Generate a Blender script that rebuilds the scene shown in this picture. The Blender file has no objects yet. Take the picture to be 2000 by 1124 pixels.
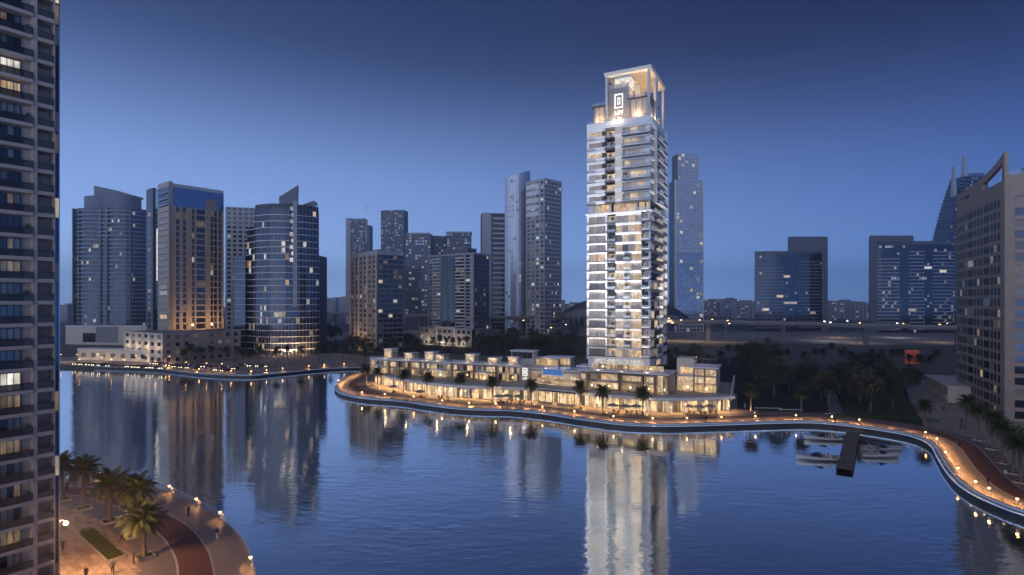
import bpy, bmesh, math, random
from mathutils import Vector, Matrix
R = random.Random(11)
sc = bpy.context.scene
COL = sc.collection
PI = math.pi
# ---------------------------------------------------------------- camera
CZ, FP, HZ = 33.0, 1100.0, 590.0          # camera height, focal length and horizon in photo pixels
cam = bpy.data.cameras.new('camera'); camo = bpy.data.objects.new('camera', cam); COL.objects.link(camo)
camo.location = (0, 0, CZ); camo.rotation_euler = (PI / 2, 0, 0)
cam.sensor_width = 36; cam.lens = 36 * FP / 2000; cam.shift_y = (HZ - 562) / 2000
cam.clip_start = 0.5; cam.clip_end = 12000
sc.camera = camo
# ---------------------------------------------------------------- dusk sky
world = bpy.data.worlds.new('World'); sc.world = world; world.use_nodes = True
wt = world.node_tree; wn = wt.nodes; wl = wt.links
bg = wn['Background']
tc = wn.new('ShaderNodeTexCoord')
nrm = wn.new('ShaderNodeVectorMath'); nrm.operation = 'NORMALIZE'; wl.new(tc.outputs['Generated'], nrm.inputs[0])
sep = wn.new('ShaderNodeSeparateXYZ'); wl.new(nrm.outputs[0], sep.inputs[0])
def sky_ramp(stops):
    r = wn.new('ShaderNodeValToRGB'); r.color_ramp.interpolation = 'B_SPLINE'
    stops = [(p, (c[0] * .95 / 2.5, c[1] * 1.03 / 2.5, c[2] / 2.5)) for p, c in stops]      # a ramp holds 0 to 1; the strength below scales back
    e = r.color_ramp.elements
    while len(e) > 1: e.remove(e[-1])
    e[0].position = stops[0][0]; e[0].color = (*stops[0][1], 1)
    for p, c in stops[1:]:
        k = e.new(p); k.color = (*c, 1)
    wl.new(sep.outputs['Z'], r.inputs[0]); return r
west = sky_ramp([(0, (.70, 1.0, 1.70)), (.05, (.52, .75, 1.28)), (.12, (.33, .48, .93)), (.21, (.235, .345, .70)), (.30, (.112, .172, .40)), (.39, (.034, .056, .155)), (.50, (.021, .039, .118)), (.70, (.022, .04, .12)), (1, (.02, .04, .11))])
east = sky_ramp([(0, (.18, .42, 1.10)), (.05, (.09, .24, .76)), (.12, (.035, .105, .40)), (.21, (.004, .04, .24)), (.29, (.0, .010, .08)), (.38, (.0, .002, .022)), (.50, (.0, .002, .02)), (.70, (.001, .004, .025)), (1, (.003, .008, .03))])
az = wn.new('ShaderNodeMapRange'); az.inputs['From Min'].default_value = -1; az.inputs['From Max'].default_value = 1
wl.new(sep.outputs['X'], az.inputs['Value'])
mixs = wn.new('ShaderNodeMix'); mixs.data_type = 'RGBA'
azp = wn.new('ShaderNodeMath'); azp.operation = 'POWER'; azp.inputs[1].default_value = 1.45; wl.new(az.outputs[0], azp.inputs[0])
wl.new(azp.outputs[0], mixs.inputs['Factor']); wl.new(west.outputs[0], mixs.inputs['A']); wl.new(east.outputs[0], mixs.inputs['B'])
nish = wn.new('ShaderNodeTexSky'); nish.sky_type = 'NISHITA'; nish.sun_disc = False
nish.sun_elevation = math.radians(-2.0); nish.sun_rotation = math.radians(-125); nish.ozone_density = 4
nm = wn.new('ShaderNodeMix'); nm.data_type = 'RGBA'; nm.blend_type = 'ADD'; nm.inputs['Factor'].default_value = .005
wl.new(mixs.outputs['Result'], nm.inputs['A']); wl.new(nish.outputs[0], nm.inputs['B'])
wl.new(nm.outputs['Result'], bg.inputs['Color']); bg.inputs['Strength'].default_value = 3.25
# afterglow of the set sun, wide and soft, from the west behind the camera
sun = bpy.data.lights.new('sun', 'SUN'); suno = bpy.data.objects.new('sun', sun); COL.objects.link(suno)
sun.energy = 0.72; sun.angle = math.radians(75); sun.color = (1.0, .86, .78)
suno.rotation_euler = Vector((.38, .86, -.33)).to_track_quat('-Z', 'Y').to_euler()
vs = sc.view_settings; vs.view_transform = 'Standard'; vs.look = 'None'; vs.exposure = 0; vs.gamma = 1; vs.use_curve_mapping = False
cy = sc.cycles
cy.max_bounces = 5; cy.diffuse_bounces = 2; cy.glossy_bounces = 3; cy.transmission_bounces = 4; cy.volume_bounces = 0; cy.transparent_max_bounces = 6
cy.sample_clamp_indirect = 4; cy.sample_clamp_direct = 0; cy.caustics_reflective = False; cy.caustics_refractive = False
cy.use_denoising = True; cy.use_adaptive_sampling = True; cy.adaptive_threshold = .02
# ---------------------------------------------------------------- pixel to plan
def G(px, py, z=0.0):
    Y = (CZ - z) * FP / (py - HZ)
    return ((px - 1000) / FP * Y, Y)
def Xp(px, Y): return (px - 1000) / FP * Y
def Zp(py, Y): return CZ - (py - HZ) * Y / FP
# ---------------------------------------------------------------- materials
MATS = {}
def newmat(name):
    m = bpy.data.materials.new(name); m.use_nodes = True
    MATS[name] = m
    return m, m.node_tree, m.node_tree.nodes['Principled BSDF']
def var_color(nt, col, var, scale, rnd=0.0, stretch=(1, 1, 1)):
    """colour with weathering noise in world space and a shift per object"""
    n, l = nt.nodes, nt.links
    g = n.new('ShaderNodeNewGeometry')
    mp = n.new('ShaderNodeMapping'); mp.inputs['Scale'].default_value = stretch; l.new(g.outputs['Position'], mp.inputs[0])
    t = n.new('ShaderNodeTexNoise'); t.inputs['Scale'].default_value = scale; t.inputs['Detail'].default_value = 6; t.inputs['Roughness'].default_value = .65
    l.new(mp.outputs[0], t.inputs['Vector'])
    mr = n.new('ShaderNodeMapRange'); mr.inputs['From Min'].default_value = .25; mr.inputs['From Max'].default_value = .75
    mr.inputs['To Min'].default_value = 1 - var; mr.inputs['To Max'].default_value = 1 + var
    l.new(t.outputs['Fac'], mr.inputs['Value'])
    out = mr.outputs[0]
    if rnd:
        oi = n.new('ShaderNodeObjectInfo')
        m2 = n.new('ShaderNodeMapRange'); m2.inputs['To Min'].default_value = 1 - rnd; m2.inputs['To Max'].default_value = 1 + rnd
        l.new(oi.outputs['Random'], m2.inputs['Value'])
        mu = n.new('ShaderNodeMath'); mu.operation = 'MULTIPLY'; l.new(out, mu.inputs[0]); l.new(m2.outputs[0], mu.inputs[1]); out = mu.outputs[0]
    vm = n.new('ShaderNodeVectorMath'); vm.operation = 'SCALE'; vm.inputs[0].default_value = col; l.new(out, vm.inputs['Scale'])
    return vm.outputs[0], t.outputs['Fac']
def mat(name, col, rough=.6, metal=0., var=.15, scale=.4, rnd=0., bump=0., spec=.5, stretch=(1, 1, 1)):
    m, nt, b = newmat(name)
    c, f = var_color(nt, col, var, scale, rnd, stretch)
    nt.links.new(c, b.inputs['Base Color'])
    b.inputs['Roughness'].default_value = rough; b.inputs['Metallic'].default_value = metal; b.inputs['Specular IOR Level'].default_value = spec
    if bump:
        bp = nt.nodes.new('ShaderNodeBump'); bp.inputs['Strength'].default_value = bump; bp.inputs['Distance'].default_value = .1
        nt.links.new(f, bp.inputs['Height']); nt.links.new(bp.outputs[0], b.inputs['Normal'])
    return m
def glow(name, col, strength, sample=False):
    m, nt, b = newmat(name)
    b.inputs['Base Color'].default_value = (*[min(.8, c) for c in col], 1)
    b.inputs['Emission Color'].default_value = (*col, 1); b.inputs['Emission Strength'].default_value = strength
    m.cycles.emission_sampling = 'AUTO' if sample else 'NONE'
    return m
def room(name, c1, c2, strength, curtain=.6, stripe=1.6, sample=False, base=(.02, .025, .03), per_island=False, spread=.75):
    """glass with the lit room behind it: every pane its own brightness, curtain folds and furniture shadows"""
    m, nt, b = newmat(name); n, l = nt.nodes, nt.links
    if per_island:
        gi = n.new('ShaderNodeNewGeometry'); rnd = gi.outputs['Random Per Island']
    else:
        oi = n.new('ShaderNodeObjectInfo'); rnd = oi.outputs['Random']
    g = n.new('ShaderNodeNewGeometry')
    mp = n.new('ShaderNodeMapping'); mp.inputs['Scale'].default_value = (stripe, stripe, stripe * .12); l.new(g.outputs['Position'], mp.inputs[0])
    t = n.new('ShaderNodeTexNoise'); t.inputs['Scale'].default_value = 1.4; t.inputs['Detail'].default_value = 3; l.new(mp.outputs[0], t.inputs['Vector'])
    t2 = n.new('ShaderNodeTexNoise'); t2.inputs['Scale'].default_value = .9; t2.inputs['Detail'].default_value = 4; l.new(g.outputs['Position'], t2.inputs['Vector'])
    def mapr(v, a, bb, c, d):
        q = n.new('ShaderNodeMapRange'); q.inputs['From Min'].default_value = a; q.inputs['From Max'].default_value = bb
        q.inputs['To Min'].default_value = c; q.inputs['To Max'].default_value = d; l.new(v, q.inputs['Value']); return q.outputs[0]
    def mul(a, bb):
        q = n.new('ShaderNodeMath'); q.operation = 'MULTIPLY'; l.new(a, q.inputs[0]); l.new(bb, q.inputs[1]); return q.outputs[0]
    s = mul(mul(mapr(t.outputs['Fac'], .3, .7, 1 - curtain, 1), mapr(t2.outputs['Fac'], .35, .65, .55, 1.1)), mapr(rnd, 0, 1, strength * (1 - spread), strength))
    mx = n.new('ShaderNodeMix'); mx.data_type = 'RGBA'; mx.inputs['A'].default_value = (*c1, 1); mx.inputs['B'].default_value = (*c2, 1)
    wn_ = n.new('ShaderNodeTexWhiteNoise'); wn_.noise_dimensions = '1D'; l.new(rnd, wn_.inputs['W']); l.new(wn_.outputs['Value'], mx.inputs['Factor'])
    b.inputs['Base Color'].default_value = (*base, 1); b.inputs['Roughness'].default_value = .08; b.inputs['Specular IOR Level'].default_value = .7
    l.new(mx.outputs['Result'], b.inputs['Emission Color']); l.new(s, b.inputs['Emission Strength'])
    m.cycles.emission_sampling = 'AUTO' if sample else 'NONE'
    return m
# stone, paint, concrete
mat('white_wall', (.80, .80, .80), .5, var=.06, rnd=.04)
mat('cream_wall', (.66, .60, .50), .55, var=.08, rnd=.05)
mat('beige_wall', (.42, .35, .29), .7, var=.12, rnd=.04)
mat('near_wall', (.52, .385, .31), .75, var=.12, scale=1.2, rnd=.05)
mat('brown_wall', (.34, .265, .21), .7, var=.12, rnd=.03)
mat('taupe_wall', (.21, .165, .135), .6, var=.14, rnd=.06)
mat('tan_wall', (.40, .31, .23), .65, var=.10, rnd=.03)
mat('grey_wall', (.26, .26, .27), .7, var=.12, rnd=.04)
mat('lightgrey_wall', (.43, .44, .47), .6, var=.10, rnd=.04)
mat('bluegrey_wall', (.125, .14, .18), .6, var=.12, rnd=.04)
mat('dark_wall', (.06, .06, .07), .5, var=.2, rnd=.1)
mat('concrete', (.17, .165, .17), .85, var=.2, scale=.8, bump=.2)
mat('slab_dark', (.055, .05, .05), .5, var=.1)
mat('slab_mid', (.27, .285, .33), .5, var=.1)
mat('slab_pale', (.50, .51, .53), .5, var=.1)
mat('wood', (.34, .21, .11), .5, var=.25, scale=2, rnd=.15)
mat('metal_dark', (.05, .05, .055), .35, metal=.7, var=.1)
mat('metal_grey', (.32, .32, .33), .35, metal=.8, var=.1)
mat('steel', (.55, .53, .50), .3, metal=.9, var=.08)
# glass
mat('glass_dark', (.022, .028, .038), .06, var=.3, rnd=.4, spec=.8)
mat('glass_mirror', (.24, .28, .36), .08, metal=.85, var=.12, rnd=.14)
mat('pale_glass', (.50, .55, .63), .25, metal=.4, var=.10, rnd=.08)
mat('glass_navy', (.055, .068, .10), .08, metal=.7, var=.2, rnd=.2)
mat('glass_curtain', (.23, .21, .19), .12, var=.25, scale=1.5, rnd=.3, stretch=(2, 2, .2))
mat('glass_matte', (.022, .021, .022), .4, var=.3, rnd=.4, spec=.15)
mat('glass_bronze', (.10, .075, .055), .1, metal=.5, var=.25, rnd=.35)
mat('core_dark', (.03, .033, .04), .25, var=.2)
def railglass(name, col, alpha, rough=.05):
    m, nt, b = newmat(name)
    b.inputs['Base Color'].default_value = (*col, 1); b.inputs['Roughness'].default_value = rough; b.inputs['Specular IOR Level'].default_value = .3; b.inputs['Alpha'].default_value = alpha
    return m
railglass('rail_glass', (.45, .52, .6), .32); railglass('rail_glass_dark', (.035, .034, .038), .8, .25); railglass('rail_glass_grey', (.10, .095, .095), .75, .25)
# lit rooms
W1, W2, CW = (1.0, .62, .30), (1.0, .80, .56), (.86, .92, 1.0)
room('room_warm', W1, W2, 1.15)
room('room_cool', W2, CW, 1.3)
room('room_dim', (1, .62, .34), (1, .8, .55), .30)
room('room_isl_warm', W1, W2, 1.1, per_island=True)
room('room_isl_cool', W2, CW, 1.2, per_island=True)
room('room_isl_far', (.75, .85, 1), (1, .95, .9), .6, per_island=True)
room('room_retail', (1, .62, .28), (1, .78, .48), 2.1, curtain=.75, stripe=1.2, spread=.45)
room('room_tower', (1, .66, .36), (1, .80, .56), 1.15, curtain=.55, stripe=2.2, base=(.10, .09, .085), spread=.45)
room('room_tower_dim', (.82, .66, .58), (.88, .78, .70), .42, curtain=.5, stripe=2.5, base=(.16, .15, .145), spread=.4)
room('room_house', (1, .62, .28), (1, .76, .46), 1.35, curtain=.7, stripe=1.4, spread=.5)
room('room_white', (1, .88, .70), (1, .95, .86), 1.35, curtain=.4, spread=.4)
glow('lamp_warm', (1, .50, .17), 16); glow('lamp_white', (.92, .96, 1), 22); glow('lamp_small', (1, .62, .28), 4)
glow('led_blue', (.40, .58, 1.0), .55); glow('led_white', (.95, .97, 1), 2.4); glow('sign_white', (1, .95, .86), .95)
glow('car_light', (1, .80, .5), 11); glow('car_tail', (1, .06, .03), .8); glow('red_panel', (.55, .10, .05), .16)
# ---------------------------------------------------------------- mesh helpers
class MB:
    def __init__(s): s.v = []; s.f = []; s.mi = []; s.mats = []
    def m(s, name):
        if name not in s.mats: s.mats.append(name)
        return s.mats.index(name)
    def face(s, pts, mt):
        i = len(s.v); s.v += [tuple(p) for p in pts]; s.f.append(tuple(range(i, i + len(pts)))); s.mi.append(s.m(mt))
    def box(s, c, d, mt, rz=0., top=1.0):
        i = len(s.v); x, y, z = d[0] / 2, d[1] / 2, d[2] / 2; cs, sn = math.cos(rz), math.sin(rz)
        for k, (a, b, e) in enumerate([(-x, -y, -z), (x, -y, -z), (x, y, -z), (-x, y, -z), (-x, -y, z), (x, -y, z), (x, y, z), (-x, y, z)]):
            if k > 3: a *= top; b *= top
            s.v.append((c[0] + a * cs - b * sn, c[1] + a * sn + b * cs, c[2] + e))
        for q in ((0, 3, 2, 1), (4, 5, 6, 7), (0, 1, 5, 4), (1, 2, 6, 5), (2, 3, 7, 6), (3, 0, 4, 7)):
            s.f.append(tuple(i + k for k in q)); s.mi.append(s.m(mt))
    def prism(s, pts, z0, z1, mt, mtop=None):
        n = len(pts); i = len(s.v); s.v += [(p[0], p[1], z0) for p in pts] + [(p[0], p[1], z1) for p in pts]
        a = s.m(mt); t = s.m(mtop or mt)
        s.f.append(tuple(i + k for k in reversed(range(n)))); s.mi.append(a)
        s.f.append(tuple(i + n + k for k in range(n))); s.mi.append(t)
        for k in range(n):
            q = (k + 1) % n; s.f.append((i + k, i + q, i + n + q, i + n + k)); s.mi.append(a)
    def tube(s, path, rad, mt, n=6, cap=True):
        path = [Vector(p) for p in path]; rr = rad if isinstance(rad, (list, tuple)) else [rad] * len(path)
        i = len(s.v); k = s.m(mt)
        for j, p in enumerate(path):
            t = (path[min(j + 1, len(path) - 1)] - path[max(j - 1, 0)]).normalized()
            u = t.cross(Vector((0, 0, 1)) if abs(t.z) < .95 else Vector((1, 0, 0))).normalized(); w = u.cross(t)
            for a in range(n):
                an = 2 * PI * a / n; s.v.append(tuple(p + (u * math.cos(an) + w * math.sin(an)) * rr[j]))
        for j in range(len(path) - 1):
            for a in range(n):
                b = (a + 1) % n; s.f.append((i + j * n + a, i + j * n + b, i + (j + 1) * n + b, i + (j + 1) * n + a)); s.mi.append(k)
        if cap:
            s.f.append(tuple(i + a for a in reversed(range(n)))); s.mi.append(k)
            e = i + (len(path) - 1) * n; s.f.append(tuple(e + a for a in range(n))); s.mi.append(k)
    def lathe(s, prof, mt, n=10, c=(0, 0, 0)):
        i = len(s.v); k = s.m(mt)
        for r, z in prof:
            for a in range(n): s.v.append((c[0] + r * math.cos(2 * PI * a / n), c[1] + r * math.sin(2 * PI * a / n), c[2] + z))
        for j in range(len(prof) - 1):
            for a in range(n):
                b = (a + 1) % n; s.f.append((i + j * n + a, i + j * n + b, i + (j + 1) * n + b, i + (j + 1) * n + a)); s.mi.append(k)
    def mesh(s, name, smooth=False):
        me = bpy.data.meshes.new(name); me.from_pydata(s.v, [], s.f)
        for q in s.mats: me.materials.append(MATS[q])
        me.polygons.foreach_set('material_index', s.mi)
        if smooth: me.polygons.foreach_set('use_smooth', [True] * len(s.f))
        me.update(); return me
    def build(s, name, parent=None, loc=(0, 0, 0), smooth=False, kind=None):
        return put(name, s.mesh(name, smooth), parent, loc, kind=kind)
def put(name, data, parent=None, loc=(0, 0, 0), rz=0., scale=None, kind=None):
    o = bpy.data.objects.new(name, data); COL.objects.link(o); o.location = loc
    if rz: o.rotation_euler = (0, 0, rz)
    if scale: o.scale = scale
    if parent: o.parent = parent
    if kind: o['kind'] = kind
    return o
def tag(o, label, cat, group=None):
    o['label'] = label; o['category'] = cat
    if group: o['group'] = group
    return o
def thing(name, label, cat, loc=(0, 0, 0), rz=0., group=None):
    return tag(put(name, None, None, loc, rz), label, cat, group)
def struct(o): o['kind'] = 'structure'; return o
UNIT = {}
def unit(mt):
    if mt not in UNIT:
        b = MB(); b.box((0, 0, 0), (1, 1, 1), mt); UNIT[mt] = b.mesh('block_' + mt)
    return UNIT[mt]
def box(name, mt, parent, c, d, rz=0., kind=None): return put(name, unit(mt), parent, c, rz, d, kind)
def lamp(parent, loc, power, col=(1, .66, .34), rad=.12, name='lamp_light', aim=None, cone=150):
    """light of a luminaire: all round, or shielded and aimed"""
    l = bpy.data.lights.new(name, 'SPOT' if aim else 'POINT'); l.energy = power; l.color = col; l.shadow_soft_size = rad
    o = put(name, l, parent, loc)
    if aim: l.spot_size = math.radians(cone); l.spot_blend = .5; o.rotation_euler = Vector(aim).to_track_quat('-Z', 'Y').to_euler()
    return o
DOWN = (0, 0.001, -1)
ORD = 'first second third fourth fifth sixth seventh eighth ninth tenth eleventh twelfth thirteenth fourteenth fifteenth sixteenth seventeenth eighteenth nineteenth twentieth'.split()
TEN = {2: 'twenty', 3: 'thirty', 4: 'forty', 5: 'fifty', 6: 'sixty', 7: 'seventy', 8: 'eighty', 9: 'ninety'}
def ordn(i):
    if i < 20: return ORD[i]
    k = i + 1
    if k % 10 == 0: return TEN[k // 10][:-1] + 'ieth'
    return TEN[k // 10] + '-' + ORD[k % 10 - 1]
class Face:
    """a facade: start point, unit direction, outward side to the right of the direction"""
    def __init__(s, root, p, q):
        s.root = root; s.p = Vector(p); d = Vector(q) - s.p; s.W = d.length; s.d = d / s.W; s.n = Vector((s.d.y, -s.d.x)); s.a = math.atan2(s.d.y, s.d.x)
    def at(s, u, dep): return s.p + s.d * u + s.n * dep
    def box(s, name, mt, u0, u1, z0, z1, d0, d1, parent=None, kind=None):
        c = s.at((u0 + u1) / 2, (d0 + d1) / 2)
        return box(name, mt, parent or s.root, (c.x, c.y, (z0 + z1) / 2), (u1 - u0, abs(d1 - d0), z1 - z0), s.a, kind)
    def mbox(s, mb, mt, u0, u1, z0, z1, d0, d1):
        c = s.at((u0 + u1) / 2, (d0 + d1) / 2); mb.box((c.x, c.y, (z0 + z1) / 2), (u1 - u0, abs(d1 - d0), z1 - z0), mt, s.a)
def pick(w):
    r = R.random() * sum(w.values())
    for k, x in w.items():
        r -= x
        if r <= 0: return k
    return k
def grid_face(F, z0, nf, fh, cols, wall, glass, sill=.28, head=.9, proud=0., depth=.45, parts=True, rest=None, spandrel=None, pier='pier'):
    """piers, one spandrel per storey and one pane per opening, the panes set back"""
    us = [0.0]
    for a, b in cols: us += [a, b]
    us.append(F.W)
    spandrel = spandrel or wall
    mb = None if parts else MB()
    H = nf * fh
    for i in range(0, len(us), 2):
        a, b = us[i], us[i + 1]
        if b - a < .05: continue
        if parts: F.box(pier, wall, a, b, z0, z0 + H, proud - depth, proud)
        else: F.mbox(mb, wall, a, b, z0, z0 + H, proud - depth, proud)
    lo, hi = us[1], us[-2]
    for k in range(nf + 1):
        za = z0 + k * fh - (1 - head) * fh; zb = z0 + k * fh + sill * fh
        if k == 0: za = z0
        if k == nf: zb = z0 + H
        if zb - za < .03: continue
        if parts: F.box('spandrel', spandrel, lo, hi, za, zb, proud - depth - .05, proud - .06)
        else: F.mbox(mb, spandrel, lo, hi, za, zb, proud - depth - .05, proud - .06)
    for k in range(nf):
        for a, b in cols:
            g = pick(glass)
            zz = (z0 + k * fh + sill * fh, z0 + k * fh + head * fh)
            if parts and (rest is None or rest[0] > 0):
                F.box('window', g, a, b, zz[0], zz[1], proud - depth - .1, proud - depth + .12)
                if rest is not None: rest[0] -= 1
            else:
                if mb is None: mb = MB()
                g2 = {'room_warm': 'room_isl_warm', 'room_cool': 'room_isl_cool', 'room_dim': 'room_isl_warm'}.get(g, g)
                F.mbox(mb, g2, a, b, zz[0], zz[1], proud - depth - .1, proud - depth + .12)
    if mb is not None and mb.f: mb.build('facade_grid', F.root, kind='stuff')
def even_cols(W, n, frac=.6, edge=.6):
    p = (W - 2 * edge) / n
    return [(edge + p * (i + .5) - p * frac / 2, edge + p * (i + .5) + p * frac / 2) for i in range(n)]
def smooth(pts, step=2.0):
    out = []; P = [Vector(p) for p in pts]
    for i in range(len(P) - 1):
        p0, p1, p2, p3 = P[max(i - 1, 0)], P[i], P[i + 1], P[min(i + 2, len(P) - 1)]
        n = max(1, int((p2 - p1).length / step))
        for k in range(n):
            t = k / n
            out.append(.5 * ((2 * p1) + (p2 - p0) * t + (2 * p0 - 5 * p1 + 4 * p2 - p3) * t * t + (3 * p1 - p0 - 3 * p2 + p3) * t ** 3))
    out.append(P[-1]); return out
def resample(pts, step):
    out = [pts[0].copy()]; need = step
    for i in range(len(pts) - 1):
        a, b = pts[i], pts[i + 1]; L = (b - a).length; pos = 0
        while L - pos >= need: pos += need; out.append(a + (b - a) * (pos / L)); need = step
        need -= L - pos
    return out
def tangent(pts, i):
    return (pts[min(i + 2, len(pts) - 1)] - pts[max(i - 2, 0)]).normalized()
def offset(pts, d):
    """positive to the left of travel"""
    o = []
    for i, p in enumerate(pts):
        t = tangent(pts, i); o.append(p + Vector((-t.y, t.x)) * d)
    return o
def ribbon(name, pts, d0, d1, z, mt, thick=0.0, z1=None):
    a, b = offset(pts, d0), offset(pts, d1); mb = MB(); k = mb.m(mt); n = len(pts)
    mb.v = [(p.x, p.y, z) for p in a] + [(p.x, p.y, z) for p in b]
    for i in range(n - 1): mb.f.append((i, i + 1, n + i + 1, n + i) if d1 > d0 else (i, n + i, n + i + 1, i + 1)); mb.mi.append(k)
    if thick:
        for side, base in ((a, 0), (b, n)):
            j = len(mb.v); mb.v += [(p.x, p.y, z - thick) for p in side]
            for i in range(n - 1): mb.f.append((base + i, base + i + 1, j + i + 1, j + i)); mb.mi.append(k)
    return mb.build(name)
def arc(p, q, bulge, n):
    """points from p to q bowed out to the right of travel"""
    p, q = Vector(p), Vector(q); d = q - p; nn = Vector((d.y, -d.x)).normalized()
    return [p + d * (i / n) + nn * bulge * (1 - (2 * i / n - 1) ** 2) for i in range(n + 1)]
# ================================================================ ground, water, quays
mat('asphalt', (.05, .05, .055), .8, var=.3, scale=.25)
mat('sandy_ground', (.13, .115, .10), .9, var=.35, scale=.02)
mat('paving', (.33, .265, .21), .55, var=.22, scale=.5)
mat('paving_light', (.36, .31, .26), .6, var=.28, scale=.35)
mat('deck_stone', (.29, .235, .19), .42, var=.16, scale=.9)
mat('track_red', (.15, .066, .046), .7, var=.18, scale=1.5)
mat('path_grey', (.17, .15, .145), .6, var=.16, scale=1.2)
mat('line_white', (.44, .42, .40), .6, var=.1)
mat('paver_stone', (.34, .25, .20), .6, var=.35, scale=2.2, rnd=.30, bump=.3)
mat('kerb_stone', (.34, .29, .24), .6, var=.15, scale=1)
mat('quay_dark', (.045, .045, .05), .5, var=.3, scale=.6)
mat('quay_ledge', (.32, .29, .26), .5, var=.2, scale=.8)
mat('grass', (.045, .06, .02), .9, var=.5, scale=.9, bump=.6)
mat('dark_soil', (.02, .022, .014), .95, var=.4, scale=.4)
mat('road_pale', (.30, .28, .26), .75, var=.25, scale=.03)
# water: mirror of the sky and the lit shore, broken by small wind ripples
m, nt, b = newmat('water'); n, l = nt.nodes, nt.links
b.inputs['Base Color'].default_value = (.95, 1, 1, 1); b.inputs['Metallic'].default_value = .97; b.inputs['Roughness'].default_value = .06
g = n.new('ShaderNodeNewGeometry')
def wave(scale, stretch, detail):
    mp = n.new('ShaderNodeMapping'); mp.inputs['Scale'].default_value = stretch; mp.inputs['Rotation'].default_value = (0, 0, .35); l.new(g.outputs['Position'], mp.inputs[0])
    t = n.new('ShaderNodeTexNoise'); t.inputs['Scale'].default_value = scale; t.inputs['Detail'].default_value = detail; t.inputs['Roughness'].default_value = .55; l.new(mp.outputs[0], t.inputs['Vector']); return t.outputs['Fac']
w1, w2, w3 = wave(.75, (.42, 1, 1), 3), wave(.16, (.6, 1, 1), 2), wave(.035, (.6, 1, 1), 3)
ad = n.new('ShaderNodeMath'); ad.operation = 'MULTIPLY_ADD'; ad.inputs[1].default_value = 1.2; l.new(w2, ad.inputs[0]); l.new(w1, ad.inputs[2])
gust = n.new('ShaderNodeMapRange'); gust.inputs['From Min'].default_value = .35; gust.inputs['From Max'].default_value = .65; gust.inputs['To Min'].default_value = .06; gust.inputs['To Max'].default_value = .72; l.new(w3, gust.inputs['Value'])
bp = n.new('ShaderNodeBump'); bp.inputs['Distance'].default_value = .085; l.new(gust.outputs[0], bp.inputs['Strength']); l.new(ad.outputs[0], bp.inputs['Height'])
l.new(bp.outputs[0], b.inputs['Normal'])
WZ = -1.5
mb = MB(); mb.face([(-420, -60, WZ), (330, -60, WZ), (330, 320, WZ), (-420, 320, WZ)], 'water')
struct(mb.build('water'))

wl_px = [(-160, 716), (0, 717), (116, 719), (284, 723), (384, 733.5), (437, 737), (490, 738), (535, 734), (594, 728), (635, 724.5), (672, 722.5), (705, 722)]
far_shore = smooth([G(x, y, WZ) for x, y in wl_px], 2.5)
pen_px = [(722, 727), (692, 737), (668, 748), (656, 756), (653, 763), (657, 769), (668, 775.5), (709, 784), (787, 790.5), (829, 797), (892, 805), (955, 808), (1000, 809), (1066, 816), (1144, 828), (1216, 837), (1288, 840), (1360, 839), (1480, 835), (1568, 833), (1625, 836), (1690, 844), (1762, 856), (1798, 867), (1818, 880), (1828, 898), (1842, 923), (1865, 952), (1901, 978), (1953, 1002), (2000, 1019), (2080, 1043), (2230, 1085)]
pen_shore = smooth([G(x, y, WZ) for x, y in pen_px], 1.5)
near_px = [(40, 931), (115, 935), (199, 937), (260, 943), (296, 953), (336, 964), (389, 990), (436, 1017), (476, 1059), (497, 1109), (505, 1150), (509, 1230)]
near_shore = smooth([G(x, y) for x, y in near_px], 1.0)
inlet = [Vector(G(735, 722.5, WZ)), Vector(G(740, 724, WZ)), Vector(G(734, 726, WZ))]
shore = far_shore + inlet + pen_shore
land = offset(far_shore, .8) + inlet + offset(pen_shore, .8)
mb = MB()
e = land[-1]
mb.face([(p.x, p.y, 0) for p in reversed(land)] + [(-600, land[0].y + 10, 0), (-3000, 600, 0), (-3000, 3600, 0), (3000, 3600, 0), (3000, -40, 0), (e.x + 10, -40, 0)][::1], 'sandy_ground')
# orientation: make the sheet face up
gm = mb.mesh('ground'); struct(put('ground', gm))
if gm.polygons[0].normal.z < 0: gm.flip_normals()
def quay(pts, sgn, tagname):
    """wall, lit ledge and coping along a shore; pts is the waterline"""
    def wall(name, d, z0, z1, mt, q=None):
        a = offset(pts, d * sgn); mb = MB(); k = mb.m(mt); n_ = len(a)
        mb.v = [(p.x, p.y, z0) for p in a] + [(p.x, p.y, z1) for p in a]
        for i in range(n_ - 1): mb.f.append((i, i + 1, n_ + i + 1, n_ + i)); mb.mi.append(k)
        return struct(mb.build(name))
    wall('quay_wall', 0, -3, -.55, 'quay_dark')
    struct(ribbon('quay_ledge', pts, 0, .82 * sgn, -.55, 'quay_ledge'))
    wall('quay_coping_face', .8, -.56, .0, 'quay_ledge')
    struct(ribbon('led_strip', pts, -.06 * sgn, .10 * sgn, -.52, 'led_blue', thick=.10))
    struct(ribbon('led_strip', pts, .70 * sgn, .78 * sgn, -.20, 'led_blue', thick=.05))
quay(pen_shore, 1, 'peninsula'); quay(far_shore[40:], 1, 'far')
def wallonly(pts, z0, z1, mt):
    mb = MB(); k = mb.m(mt); n_ = len(pts); mb.v = [(p.x, p.y, z0) for p in pts] + [(p.x, p.y, z1) for p in pts]
    for i in range(n_ - 1): mb.f.append((i, i + 1, n_ + i + 1, n_ + i)); mb.mi.append(k)
    return struct(mb.build('quay_wall'))
wallonly(offset(far_shore[:42], .8) , -3, 0, 'quay_dark'); wallonly([offset(far_shore, .8)[-1]] + inlet + [offset(pen_shore, .8)[0]], -3, 0, 'quay_dark')
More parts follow.
